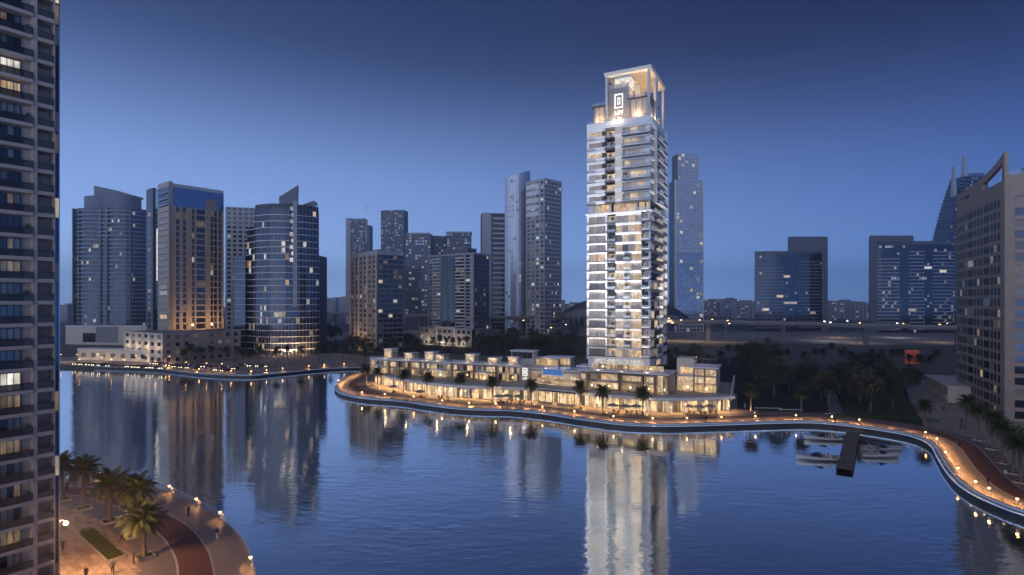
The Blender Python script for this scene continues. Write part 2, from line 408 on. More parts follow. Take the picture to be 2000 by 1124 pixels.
# near plaza
mb = MB()
mb.face([(p.x, p.y, 0) for p in near_shore] + [(near_shore[-1].x, -40, 0), (-420, -40, 0), (-420, near_shore[0].y, 0)], 'path_grey')
gm = mb.mesh('plaza'); struct(put('plaza', gm))
if gm.polygons[0].normal.z < 0: gm.flip_normals()
wallonly(near_shore, -3, 0, 'quay_dark')
# paved bands of the promenades: stone deck, red running track between white lines, grey footpath
def bands(pts, s, o, z=.012):
    for nm, a, b_, mt, dz in (('promenade_deck', 0.0, 4.4, 'deck_stone', 0), ('running_track', 4.4, 8.1, 'track_red', .006), ('track_line', 4.25, 4.5, 'line_white', .012), ('track_line', 8.0, 8.25, 'line_white', .012), ('footpath', 8.1, 11.2, 'path_grey', .003)):
        struct(ribbon(nm, pts, (a + o) * s, (b_ + o) * s, z + dz, mt))
    struct(ribbon('coping', pts, (o - .05) * s, (o + .45) * s, z + .05, 'kerb_stone', thick=.1))
bands(pen_shore[14:], 1, .8); bands(near_shore, -1, 0)
struct(ribbon('promenade_deck', far_shore[40:], .8, 6.0, .012, 'deck_stone'))
struct(ribbon('coping', far_shore, .75, 1.3, .06, 'kerb_stone', thick=.1))
# large paved areas
def patch(name, px, mt, z=.008):
    pts = [G(*p) if len(p) == 2 else p[:2] for p in px]; mb = MB(); mb.face([(x, y, z) for x, y in pts], mt)
    me = mb.mesh(name)
    if me.polygons[0].normal.z < 0: me.flip_normals()
    return struct(put(name, me))
patch('terrace_paving', [(700, 742), (735, 738), (1000, 735), (1480, 770), (1480, 815), (1300, 822), (1200, 822), (1120, 815), (1060, 803), (900, 796), (800, 784), (690, 772)], 'paving', .004)
patch('lot_paving', [(40, 700), (480, 690), (640, 688), (760, 700), (735, 718), (640, 719), (560, 726), (490, 732), (430, 732), (380, 728), (290, 719), (100, 713)], 'paving_light', .006)
patch('lawn', [(1648, 775), (1770, 770), (1806, 834), (1740, 833), (1650, 819)], 'grass', .014)
patch('park_ground', [(1300, 706), (1420, 700), (1460, 690), (1530, 722), (1640, 728), (1760, 732), (1775, 772), (1650, 778), (1650, 808), (1440, 800), (1440, 770), (1300, 740)], 'dark_soil', .010)
patch('park_path', [(1612, 770), (1634, 770), (1650, 819), (1620, 817)], 'path_grey', .018)
patch('east_plaza', [(1762, 750), (1880, 730), (2120, 900), (2140, 1010), (2010, 960), (1930, 900), (1870, 865), (1808, 838)], 'paving_light', .006)
patch('park_ground', [(560, 668), (1300, 660), (1300, 700), (1000, 694), (560, 690)], 'dark_soil', .010)
patch('road', [(300, 648), (1000, 646), (2000, 652), (2300, 668), (2300, 682), (1300, 668), (1000, 664), (300, 660)], 'road_pale', .010)
patch('road', [(0, 628), (2300, 632), (2300, 645), (1000, 640), (0, 638)], 'asphalt', .012)
for y0, y1 in ((654.5, 655.1), (659, 659.6), (663, 663.5)):
    patch('road_marking', [(300, y0), (1000, y0), (2300, y0 + 9), (2300, y1 + 9), (1000, y1), (300, y1)], 'line_white', .03)
# pavers of the near plaza, each a stone of its own
pavd = Vector((.77, -.63)).normalized(); pavn = Vector((-pavd.y, pavd.x))
inner = offset(near_shore, -11.3)
def inside(p):
    best = min(range(len(inner)), key=lambda i: (inner[i] - p).length_squared)
    t = tangent(near_shore, best); return (p - inner[best]).dot(Vector((-t.y, t.x))) < -.75
pav = bpy.data.objects.new('plaza_paving', None); COL.objects.link(pav); struct(pav)
meshes = []
for k in range(6):
    mb = MB(); w, d = 1.52, .70
    z = .05 + .008 * k; mb.v = [(-w / 2, -d / 2, 0), (w / 2, -d / 2, 0), (w / 2, d / 2, 0), (-w / 2, d / 2, 0)]
    mb.v += [(x * .975, y * .95, z + R.uniform(-.01, .01)) for x, y, _ in mb.v]
    q = mb.m('paver_stone')
    for f in ((4, 5, 6, 7), (0, 1, 5, 4), (1, 2, 6, 5), (2, 3, 7, 6), (3, 0, 4, 7)): mb.f.append(f); mb.mi.append(q)
    meshes.append(mb.mesh('paver'))
spots = []
O = Vector((-58, 78))
for i in range(-26, 27):
    for j in range(-34, 40):
        p = O + pavd * (1.56 * i + (.78 if j % 2 else 0)) + pavn * (.74 * j)
        px = 1000 + p.x / p.y * FP; py = HZ + CZ / p.y * FP
        if 60 < px < 420 and 930 < py < 1190 and inside(p): spots.append((p.length, p))
spots.sort(key=lambda t: t[0])
rest = MB(); ang = math.atan2(pavd.y, pavd.x)
for k, (dd, p) in enumerate(spots):
    if k < 300: put('paver', R.choice(meshes), pav, (p.x, p.y, .004), ang)
    else: rest.box((p.x, p.y, .03), (1.52, .70, .052 + R.uniform(0, .03)), 'paver_stone', ang, .975)
if rest.f: rest.build('paver_field', pav, kind='stuff')
# ---------------------------------------------------------------- railings, quay lamps
def post_mesh():
    mb = MB(); mb.tube([(0, 0, 0), (0, .02, .5), (0, -.06, .9), (0, -.2, 1.12)], [.035, .03, .028, .022], 'steel', 5); return mb.mesh('railing_post', True)
POST = post_mesh()
def railing(label, pts, s, off, step, rails=(.25, .5, .75, 1.0), group='quay railings'):
    base = resample(offset(pts, off * s), step)
    o = base[0]; root = thing('railing', label, 'railing', (o.x, o.y, 0), 0, group)
    for i, p in enumerate(base):
        t = tangent(base, i)
        put('post', POST, root, (p.x - o.x, p.y - o.y, .04), math.atan2(t.y, t.x) + (PI if s > 0 else 0))
    fine = resample(offset(pts, off * s), 1.0)
    for z in rails:
        mb = MB(); mb.tube([(p.x - o.x, p.y - o.y, z + .04) for p in fine], .022, 'steel', 4); mb.build('rail', root)
    mb = MB(); mb.tube([(p.x - o.x, p.y - o.y, 1.16) for p in fine], .035, 'steel', 5); mb.build('top_rail', root)
nP = len(pen_shore)
def near_i(px, py, pts, z=0):
    q = Vector(G(px, py, z)); return min(range(len(pts)), key=lambda i: (pts[i] - q).length)
iA, iB, iC = near_i(880, 800, pen_shore), near_i(1470, 830, pen_shore), near_i(1790, 862, pen_shore)
railing('steel quay railing round the blunt tip beside the townhouses', pen_shore[6:iA], 1, 1.0, 2.6)
railing('long steel quay railing in front of the lit white tower and cafes', pen_shore[iA:iB], 1, 1.0, 2.6)
railing('steel quay railing above the boat jetty along the dark park', pen_shore[iB:iC], 1, 1.0, 2.4)
railing('steel quay railing on the S-bend beside the brown block', pen_shore[iC:], 1, 1.0, 2.2)
railing('pale steel railing curving round the near paved plaza', near_shore, -1, .25, 1.6)
railing('distant quay railing below the round glass tower', far_shore[60:], 1, 1.0, 4.0, (.5, 1.0))
LAMPM = {}
def quay_lamp(p, ang, label, power, scale=1.0, group='quay bollard lamps'):
    if not LAMPM:
        mb = MB(); mb.lathe([(.10, 0), (.10, .06), (.05, .1), (.045, 1.15), (.07, 1.2), (.0, 1.2)], 'metal_grey', 8); LAMPM['p'] = mb.mesh('lamp_post')
        mb = MB(); mb.lathe([(.0, -.15), (.13, -.12), (.19, 0), (.14, .11), (.0, .16)], 'lamp_warm', 8); LAMPM['g'] = mb.mesh('lamp_globe', True)
        mb = MB(); mb.lathe([(.15, .0), (.13, .05), (.0, .10)], 'metal_grey', 8); LAMPM['c'] = mb.mesh('lamp_cap')
    t = thing('quay_lamp', label, 'lamp', (p.x, p.y, .05), ang, group)
    put('lamp_post', LAMPM['p'], t); put('lamp_globe', LAMPM['g'], t, (0, 0, 1.33)); put('lamp_cap', LAMPM['c'], t, (0, 0, 1.46))
    lamp(t, (0, 0, 1.12), power * 1.3, (1, .50, .18), rad=.12, aim=DOWN, cone=146)
    return t
def lamps_at(pxs, pts, s, off, power, where, zoff=0):
    ln = offset(pts, off * s); idx = sorted(near_i(x, y, ln) for x, y in pxs)
    for k, i in enumerate(idx):
        t = tangent(ln, i); quay_lamp(ln[i], math.atan2(t.y, t.x), f'{ordn(k)} glowing quay lamp {where}', power)
lamps_at([(657, 750), (694, 776), (748, 778), (795, 786), (844, 795), (908, 797), (970, 797), (1047, 806), (1111, 816), (1189, 825), (1274, 828), (1348, 827), (1413, 826), (1485, 826), (1563, 825), (1628, 830), (1681, 832), (1761, 854), (1820, 868), (1832, 895), (1851, 925), (1880, 952), (1930, 972), (1992, 992)], pen_shore, 1, 1.15, 420, 'along the inner basin quay, counted from the blunt tip')
lamps_at([(115, 935), (199, 936), (335, 963), (389, 989), (436, 1016), (497, 1109)], near_shore, -1, .45, 120, 'round the near plaza, counted from the dark apartment block')
lamps_at([(288, 723), (327, 720), (386, 728), (437, 733), (490, 735), (535, 730), (562, 726), (594, 720), (635, 717), (672, 716)], far_shore, 1, 1.2, 620, 'on the distant quay, counted from the car park end')
# low lights on the inside of the railing: warm pools on the deck
RL = MB(); RL.box((0, 0, 0), (.5, .07, .05), 'lamp_small'); RLm = RL.mesh('rail_light')
RB = MB(); RB.box((0, 0, -.02), (.56, .05, .1), 'metal_grey'); RBm = RB.mesh('light_housing')
def rail_lights(pts, s, off, step, power, where):
    ln = resample(offset(pts, off * s), step)
    for i, p in enumerate(ln):
        t = tangent(ln, i); a = math.atan2(t.y, t.x); nv = Vector((-t.y, t.x)) * s
        o = thing('deck_light', f'{ordn(i)} low deck light under the handrail {where}', 'light', (p.x, p.y, .62), a, 'deck lights under the handrails')
        put('light_housing', RBm, o, (0, .0, .04)); put('light_strip', RLm, o, (0, .05 * s, -.02))
        lamp(o, (0, 1.0 * s, .55), power, (1, .50, .18), .12, aim=(0, .35 * s, -1), cone=165)
rail_lights(pen_shore[8:iA], 1, 1.25, 4.4, 260, 'round the blunt tip')
rail_lights(pen_shore[iA:iB], 1, 1.25, 4.4, 260, 'in front of the white tower')
rail_lights(pen_shore[iB:], 1, 1.25, 4.2, 240, 'from the jetty to the S-bend')
# ================================================================ the lit white tower
N = Vector((44.9, 183.0)); dF = Vector((.889, -.459)).normalized(); dS = Vector((.459, .889)).normalized()
L_ = N - dF * 21.3; S_ = N + dS * 22.7; B_ = L_ + dS * 22.7
ctr = (L_ + S_) / 2
liv = thing('white_tower', 'tall brightly lit white apartment tower with an open framed crown, on the waterfront podium', 'tower', (ctr.x, ctr.y, 4.5))
def loc(p): return Vector(p) - ctr
class ZFace(Face):
    """face whose heights are given above the ground while its thing stands higher"""
    zo = 4.5
    def box(s, name, mt, u0, u1, z0, z1, d0, d1, parent=None, kind=None): return Face.box(s, name, mt, u0, u1, z0 - s.zo, z1 - s.zo, d0, d1, parent, kind)
    def mbox(s, mb, mt, u0, u1, z0, z1, d0, d1): Face.mbox(s, mb, mt, u0, u1, z0 - s.zo, z1 - s.zo, d0, d1)
FA = ZFace(liv, loc(L_), loc(N)); FB = ZFace(liv, loc(N), loc(S_)); FW = ZFace(liv, loc(B_), loc(L_))
def inset(d): 
    a = loc(L_) + (dF + dS) * d; b_ = loc(N) + (-dF + dS) * d; c = loc(S_) + (-dF - dS) * d; e = loc(B_) + (dF - dS) * d
    return [a, b_, c, e]
mb = MB(); mb.prism(inset(2.0), 4.0, 89.0, 'core_dark'); mb.build('core', liv)
tw = {'room_tower': 5, 'room_tower_dim': 4, 'glass_curtain': 1}
twd = {'room_tower': 2, 'room_tower_dim': 3, 'glass_bronze': 5}
# storeys of the lower shaft
for k in range(15):
    z = 14.6 + 3.19 * k
    b_ = FA.box
    dim = {'room_tower': 1.5 + (3 if 2 < k < 13 else 1), 'room_tower_dim': 4 + (3 if k > 11 else 0), 'glass_curtain': 1.6, 'glass_dark': .35}
    b_('floor_slab', 'slab_dark', -.3, 6.9, z, z + .2, -1.9, .62)
    b_('spandrel', 'white_wall', -.05, 6.7, z + 2.62, z + 3.19, -1.9, .48)
    g = pick(dim)
    b_('window', g, .6, 3.45, z + .2, z + 2.62, -.6, -.25); b_('window', g, 3.53, 6.35, z + .2, z + 2.62, -.6, -.25)
    b_('mullion', 'slab_dark', 3.44, 3.54, z + .2, z + 2.62, -.3, -.15)
    b_('window', pick(dim), 6.9, 9.75, z + .2, z + 2.75, -1.95, -1.7)
    b_('floor_slab', 'slab_dark', 6.92, 9.8, z - .02, z + .22, -1.9, .42)
    b_('balcony_glass', 'rail_glass', 6.95, 9.7, z + .22, z + 1.2, .32, .36)
    if k % 2: b_('spandrel', 'lightgrey_wall', 6.92, 9.78, z + 2.85, z + 3.1, -1.9, -.2)
    b_('spandrel', 'white_wall', 9.85, 18.5, z + 2.5, z + 3.19, -1.9, .5)
    b_('floor_slab', 'slab_pale', 9.85, 18.5, z, z + .14, -1.9, .1)
    mid = 1 <= k <= 10
    us = [9.9, 12.55, 15.05, 18.45] if mid else [9.9, 12.0, 14.1, 16.2, 18.45]
    for a, c in zip(us, us[1:]):
        b_('window', pick(dim), a + .05, c - .05, z + .14, z + 2.5, -.55, -.2)
        b_('mullion', 'slab_pale', c - .05, c + .05, z + .14, z + 2.5, -.4, -.1)
    if mid:
        b_('floor_slab', 'slab_dark', 12.6, 15.0, z - .03, z + .2, -.3, 1.25)
        b_('balcony_glass', 'rail_glass', 12.65, 14.95, z + .2, z + 1.2, 1.16, 1.2)
    b_('floor_slab', 'slab_dark', 18.62, 21.9, z - .02, z + .2, -1.9, 1.05)
    b_('balcony_panel', 'white_wall', 18.7, 21.3, z + .2, z + .75, .78, .95)
    b_('balcony_glass', 'rail_glass', 18.7, 21.85, z + .75, z + 1.3, .84, .88)
    b_('window', pick({'room_tower_dim': 3, 'glass_mirror': 3}), 18.7, 20.6, z + .2, z + 2.8, -1.3, -1.0)
    b_('corner_post', 'white_wall', 20.7, 21.28, z + .2, z + 3.0, -1.2, -.05)
    b_ = FB.box
    b_('spandrel', 'white_wall', .7, 20.2, z + 2.6, z + 3.19, -1.9, .05)
    for a, c in ((.8, 3.6), (3.7, 8.2), (8.3, 12.9), (13.6, 16.6), (16.7, 19.6)):
        b_('window', pick(twd), a, c, z + .15, z + 2.6, -.9, -.55)
    b_('pier', 'taupe_wall', 12.95, 13.55, z, z + 2.6, -1.5, -.2)
    b_('floor_slab', 'slab_dark', 1.6, 19.4, z - .04, z + .16, -1.5, 1.5)
    b_('balcony_panel', 'cream_wall' if k > 7 else 'white_wall', 3.2, 12.4, z + .16, z + 1.1, 1.3, 1.48)
    b_('balcony_glass', 'rail_glass_grey', 12.5, 19.3, z + .16, z + 1.15, 1.36, 1.4)
FA.box('pier', 'white_wall', -.25, .55, 13.5, 62.45, -2.0, .44); FA.box('pier', 'white_wall', 6.38, 6.86, 13.5, 62.45, -2.0, .46)
FB.box('pier', 'white_wall', 20.2, 22.95, 10.5, 93.4, -2.0, .6)
FW.box('side_wall', 'white_wall', 0, 22.4, 10.5, 93.4, -2, 0)
# sky-lobby storey
zm = 62.45
FA.box('floor_slab', 'white_wall', -.6, 21.9, zm, zm + .45, -4, .9); FB.box('floor_slab', 'white_wall', .95, 22.9, zm + .01, zm + .44, -4, .9)
for a, c in ((.8, 4.2), (4.3, 7.6), (8.6, 12.6), (12.7, 16.4), (17.2, 20.6)):
    FA.box('window', 'room_warm' if a < 13 else 'room_tower', a, c, zm + .45, zm + 3.5, -1.95, -1.7)
for a in (.2, 7.6, 16.5, 20.7): FA.box('column', 'white_wall', a, a + .55, zm + .45, zm + 3.5, -.7, -.1)
for a, c in ((1.2, 6), (6.2, 11), (11.6, 18.5)): FB.box('window', pick(twd), a, c, zm + .44, zm + 3.5, -1.95, -1.7)
FB.box('terrace_screen', 'cream_wall', 2.5, 12, zm + .44, zm + 1.5, .7, .85)
FA.box('balcony_glass', 'rail_glass', 16.6, 21.6, zm + .45, zm + 1.4, .8, .84)
# storeys of the upper shaft
for k in range(7):
    z = 66.0 + 3.64 * k
    b_ = FA.box
    b_('spandrel', 'white_wall', -.2, 6.15, z + 2.75, z + 3.64, -2, .45); b_('spandrel', 'white_wall', -.2, 6.15, z + .16, z + 1.05, -2, .45)
    b_('pier', 'white_wall', -.2, .55, z + 1.05, z + 2.75, -2, .44)
    b_('window', pick({'room_tower': 3, 'room_tower_dim': 2}), .55, 5.05, z + 1.05, z + 2.75, -.4, .0)
    b_('wall_panel', 'dark_wall', 5.1, 6.1, z + 1.05, z + 2.75, -.9, .2)
    b_('floor_slab', 'slab_dark', -.4, 2.9, z - .02, z + .16, -2, .62)
    b_('window', pick({'room_tower': 3, 'room_tower_dim': 2}), 6.2, 9.4, z + .2, z + 3.0, -2, -1.75)
    b_('floor_slab', 'slab_dark', 6.2, 9.5, z - .05, z + .24, -2, .8)
    b_('balcony_glass', 'rail_glass', 6.25, 9.4, z + .24, z + 1.25, .7, .74)
    b_('wall_panel', 'cream_wall', 9.5, 12.2, z + 1.2, z + 3.64, -2, .02); b_('wall_panel', 'white_wall', 9.5, 12.2, z, z + 1.19, -2, .06)
    for a, c in ((12.5, 14.4), (14.5, 17.0), (17.1, 19.6)):
        b_('window', pick({'room_tower': 3, 'room_tower_dim': 3}), a, c, z + .3, z + 3.0, -1.2, -.9)
    b_('pier', 'white_wall', 19.65, 21.25, z + .26, z + 3.0, -1.6, -.3)
    b_('spandrel', 'white_wall', 12.25, 21.28, z + 3.0, z + 3.64, -1.9, .25)
    b_('floor_slab', 'slab_dark', 12.2, 21.75, z - .1, z + .14, -1.9, 1.75)
    b_('floor_slab', 'white_wall', 12.25, 21.7, z + .14, z + .42, -1.9, 1.68)
    b_('balcony_glass', 'rail_glass', 12.3, 21.6, z + .42, z + 1.4, 1.56, 1.6)
    b_ = FB.box
    b_('spandrel', 'white_wall', .3, 6.3, z + 2.9, z + 3.64, -1.9, .2)
    b_('window', pick({'glass_bronze': 4, 'room_dim': 4}), .8, 3.2, z + .3, z + 2.9, -.6, -.3); b_('window', pick({'glass_bronze': 4, 'room_dim': 3}), 3.3, 6.0, z + .3, z + 2.9, -.6, -.3)
    b_('floor_slab', 'slab_pale', .3, 6.3, z - .05, z + .3, -1.9, .35)
    b_('window', pick({'glass_bronze': 4, 'room_dim': 4}), 7.4, 12.0, z + .3, z + 2.9, -.9, -.5); b_('window', pick({'glass_bronze': 4, 'room_dim': 4}), 12.2, 19.8, z + .3, z + 2.9, -.9, -.5)
    b_('pier', 'white_wall', 6.3, 7.3, z, z + 3.64, -1.9, .7)
    b_('floor_slab', 'slab_pale', 7.3, 20.1, z - .06, z + .25, -1.9, 1.5)
    b_('balcony_panel', 'white_wall', 8.0, 13.5, z + .25, z + 1.2, 1.25, 1.45); b_('balcony_glass', 'rail_glass_grey', 13.6, 20.0, z + .25, z + 1.2, 1.36, 1.4)
    b_('spandrel', 'white_wall', 7.3, 20.15, z + 2.9, z + 3.58, -1.9, .1)
zt = 91.48
FA.box('parapet', 'white_wall', -.2, 21.25, zt, zt + 2.0, -2.5, .5); FB.box('parapet', 'white_wall', .6, 20.1, zt - .02, zt + 1.96, -2.4, .45)
mb = MB(); mb.prism(inset(.3), zt - 4.5 - .3, zt - 4.5 + .6, 'cream_wall'); mb.build('roof_terrace', liv)
FA.box('balcony_glass', 'rail_glass', .3, 20.8, zt + 2.0, zt + 2.9, .3, .34)
# crown: set-back penthouse, sign wall with fins, stepped boxes and the canopy on tall posts
zc = 92.0
def blockA(name, mt, u0, u1, z0, z1, d0, d1, **kw): return FA.box(name, mt, u0, u1, z0, z1, d0, d1, **kw)
blockA('penthouse', 'cream_wall', 1.6, 6.4, zc, 99.6, -16, -1.9); blockA('penthouse_roof', 'slab_dark', 1.0, 6.5, 99.6, 99.95, -16.4, -1.2)
blockA('balcony_glass', 'rail_glass', 1.1, 6.4, 99.95, 100.9, -1.4, -1.36)
for i in range(8): blockA('fin', 'wood' if i % 3 == 0 else 'cream_wall', 1.7 + i * .6, 1.86 + i * .6, zc + 1.4, 99.5, -1.88, -1.55)
blockA('window', 'room_warm', 3.2, 4.6, zc + 1.5, 97.5, -1.87, -1.8)
blockA('sign_wall', 'lightgrey_wall', 6.6, 14.0, zc, 105.0, -6, -1.75)
for i in range(23): blockA('fin', 'lightgrey_wall' if i % 2 else 'cream_wall', 6.65 + i * .32, 6.78 + i * .32, zc + 1.2, 106.4 - .2 * (i % 3), -1.72, -1.3)
blockA('lantern_box', 'room_white', 8.8, 14.2, 105.0, 108.2, -7, -2.2); blockA('lantern_cap', 'white_wall', 8.6, 14.5, 108.2, 108.75, -7.2, -2.0)
for i in range(3):
    blockA('stair_block', 'cream_wall', 14.25, 15.9, 100 + 0.0, 107.4 - 1.5 * i, -7.5 - 3.2 * i - 3.0, -7.5 - 3.2 * i); blockA('window', 'room_warm', 15.92, 15.98, 102, 106.4 - 1.5 * i, -7.5 - 3.2 * i - 2.4, -7.5 - 3.2 * i - .8)
blockA('penthouse', 'cream_wall', 14.05, 20.2, zc, 100.4, -15, -1.8); blockA('penthouse_roof', 'slab_dark', 13.6, 21.0, 100.4, 100.75, -15.4, -1.0)
blockA('balcony_glass', 'rail_glass', 13.7, 20.8, 100.75, 101.8, -1.2, -1.16)
for i in range(9): blockA('fin', 'cream_wall' if i % 3 else 'wood', 14.2 + i * .66, 14.36 + i * .66, zc + 1.4, 100.3, -1.78, -1.5)
FB.box('penthouse', 'cream_wall', 3.5, 12.5, zc, 99.2, -6, -1.6); FB.box('penthouse_roof', 'slab_dark', 3.2, 13.0, 99.2, 99.55, -6, -.9)
for a in (4.0, 7.0, 10.0): FB.box('window', 'room_warm', a, a + 1.9, zc + 1.2, 98.8, -1.62, -1.5)
FB.box('penthouse', 'cream_wall', 13.2, 19.5, zc, 97.4, -6, -1.4); FB.box('penthouse_roof', 'slab_pale', 13.0, 20.0, 97.4, 97.8, -6, -.8)
for a in (13.8, 16.6): FB.box('window', 'room_warm', a, a + 2.2, zc + 1.2, 96.8, -1.42, -1.3)
# canopy slab
cn = FA
def fp(u, d): q = FA.at(u, d); return (q.x, q.y)
mb = MB(); mb.prism([fp(6.0, .3), fp(21.5, .3), fp(21.5, -21.8), fp(6.0, -21.8)], 108.9 - 4.5, 109.75 - 4.5, 'cream_wall', 'grey_wall'); mb.build('canopy_roof', liv)
mb = MB(); mb.prism([fp(5.8, .5), fp(21.7, .5), fp(21.7, -22), fp(6.0, -22)], 109.75 - 4.5, 110.0 - 4.5, 'slab_pale'); mb.build('canopy_edge', liv)
for u, d in ((6.5, -.5), (20.8, -.4), (20.9, -8.5), (20.9, -10.6), (20.9, -20.8), (6.6, -20.8)): FA.box('canopy_post', 'lightgrey_wall', u - .38, u + .38, zc, 108.9, d - .4, d + .4)
# sign: double frame with a bar, and the name below
def frame(F, name, mt, u0, u1, z0, z1, w, d0, d1, parent=None):
    F.box(name, mt, u0, u0 + w, z0, z1, d0, d1, parent); F.box(name, mt, u1 - w, u1, z0, z1, d0, d1, parent)
    F.box(name, mt, u0 + w, u1 - w, z0, z0 + w, d0, d1, parent); F.box(name, mt, u0 + w, u1 - w, z1 - w, z1, d0, d1, parent)
def letters(F, mt, u, z, h, d0, d1):
    w = h * .2
    F.box('letter', mt, u, u + w, z, z + h, d0, d1); F.box('letter', mt, u + w, u + h * .6, z, z + w, d0, d1)          # L
    F.box('letter', mt, u + h * .85, u + h * .85 + w, z, z + h, d0, d1)                                                   # I
    mb = MB(); uu = u + h * 1.3
    for sgn in (1, -1):
        prof = [(uu + h * .45, z), (uu + h * .45 - sgn * h * .45, z + h), (uu + h * .45 - sgn * h * .22, z + h), (uu + h * .45 + sgn * h * .0 + (sgn * h * .12), z)]
        a = [F.at(x, d1) for x, _ in prof]; c = [F.at(x, d0) for x, _ in prof]
        zz = [q[1] - getattr(F, 'zo', 0) for q in prof]
        fr = [(p.x, p.y, t) for p, t in zip(a, zz)]; bk = [(p.x, p.y, t) for p, t in zip(c, zz)]
        mb.face(fr if sgn < 0 else fr[::-1], mt); mb.face(bk if sgn > 0 else bk[::-1], mt)
        for i in range(4): j = (i + 1) % 4; mb.face([fr[i], fr[j], bk[j], bk[i]], mt)
    mb.build('letter', F.root)
blockA('sign_board', 'taupe_wall', 9.2, 11.9, 98.0, 102.6, -1.3, -1.1)
frame(FA, 'sign_frame', 'sign_white', 9.1, 12.0, 98.0, 102.7, .36, -1.08, -.8)
frame(FA, 'sign_bar', 'sign_white', 10.05, 11.05, 99.2, 101.5, .26, -1.08, -.8)
letters(FA, 'sign_white', 9.2, 95.9, 1.3, -1.28, -.95)
for (u, d, pw) in ((10, -9.5, 1500), (18.5, -4, 1200), (18, -14, 1300)):
    q = FA.at(u, d); o = lamp(liv, (q.x, q.y, 103.2 - 4.5), pw, (1, .62, .30), .6)
for (u, d) in ((4, -.3), (10.4, 1.4), (17, -.2)):
    q = FA.at(u, d); box('uplight_housing', 'metal_dark', liv, (q.x, q.y, zt + 2.25 - 4.5), (.5, .5, .4)); lamp(liv, (q.x, q.y, zt + 2.9 - 4.5), 900, (1, .70, .40), .5)
for u in (7, 15):
    q = FB.at(u, .2); lamp(liv, (q.x, q.y, zt + 2.9 - 4.5), 300, (1, .8, .58), .3)
# lattice storey under the shaft and terrace slab
FA.box('terrace_slab', 'white_wall', -3.2, 23.5, 10.9, 11.35, -4, 3.0); FA.box('lattice_glass', 'room_white', .8, 20.6, 11.35, 13.9, -1.2, -.9)
FA.box('spandrel', 'white_wall', -.2, 21.2, 13.9, 14.58, -2, .3)
for i in range(24): FA.box('mullion', 'white_wall', .8 + i * .86, .92 + i * .86, 11.35, 13.9, -.9, -.7)
FA.box('transom', 'white_wall', .8, 20.6, 12.55, 12.68, -.89, -.72)
FB.box('base_wall', 'white_wall', -.05, 20.15, 11.3, 14.55, -2, -.1); FB.box('window', 'room_tower', 9, 15, 11.5, 13.2, -.2, -.02)
# floodlights on the terrace, and added fill spots farther out that brighten the shaft
def flood(F, u, d, z, power, aim_u, aim_d, aim_z, ang, col=(1, .88, .74)):
    q = F.at(u, d); t = F.at(aim_u, aim_d)
    l = bpy.data.lights.new('flood_and_fill', 'SPOT'); l.energy = power; l.color = col; l.spot_size = math.radians(ang); l.spot_blend = .8; l.shadow_soft_size = .6
    o = put('flood_and_fill', l, F.root, (q.x, q.y, z - 4.5)); v = Vector((t.x - q.x, t.y - q.y, aim_z - z)); o.rotation_euler = v.to_track_quat('-Z', 'Y').to_euler()
    box('flood_and_fill_housing', 'metal_dark', F.root, (q.x, q.y, z - 4.9), (.6, .5, .5))
for u in (2, 8, 14, 20): flood(FA, u, 5.8, 11.6, 12000, u, .2, 60, 75, (1, .84, .66))
for u in (3, 10.6, 18): flood(FA, u, 14.0, 6.0, 130000, u, .5, 80, 48, (.96, .97, 1))  # added fill for the front shaft, standing in for skylight; housings made up
for u in (5, 14): flood(FB, u, 7.5, 11.6, 16000, u, .2, 60, 70)
for u in (6, 15): flood(FB, u, 17.0, 5.5, 190000, u, .5, 74, 50, (1, .90, .78))  # added fill spots and made-up housings, only to brighten the right face
# ================================================================ waterfront podium: shops, houses, block, villa
rf_px = [(735, 748), (765, 757), (835, 770), (925, 779), (1040, 783), (1130, 792), (1230, 802), (1310, 806), (1425, 802)]
rf = [Vector(G(*p)) for p in rf_px]
rfs = smooth(rf, 4.4)
o0 = rf[4]; shops = thing('shop_parade', 'long low glazed shop parade with white columns and pale flat roof along the promenade', 'building', (o0.x, o0.y, 0))
def rel(p, o): return Vector((p[0] - o.x, p[1] - o.y))
back = [Vector((78, 198)), Vector((40, 222)), Vector((-20, 236)), Vector((-48, 250))]
poly = [rel(p, o0) for p in offset(rfs, -2.6)] + [rel(p, o0) for p in back]
mb = MB(); mb.prism(poly, 4.05, 4.5, 'cream_wall', 'paving_light'); mb.build('roof', shops)
mb = MB(); k_ = mb.m('white_wall'); a = [rel(p, o0) for p in offset(rfs, -2.75)]; n_ = len(a)
mb.v = [(p.x, p.y, 3.95) for p in a] + [(p.x, p.y, 4.75) for p in a]
for i in range(n_ - 1): mb.f.append((i, i + 1, n_ + i + 1, n_ + i)); mb.mi.append(k_)
mb.build('fascia', shops)
mb = MB(); k_ = mb.m('rail_glass'); a = [rel(p, o0) for p in offset(rfs, -2.2)]; n_ = len(a)
mb.v = [(p.x, p.y, 4.5) for p in a] + [(p.x, p.y, 5.5) for p in a]
for i in range(n_ - 1): mb.f.append((i, i + 1, n_ + i + 1, n_ + i)); mb.mi.append(k_)
mb.build('roof_rail', shops)
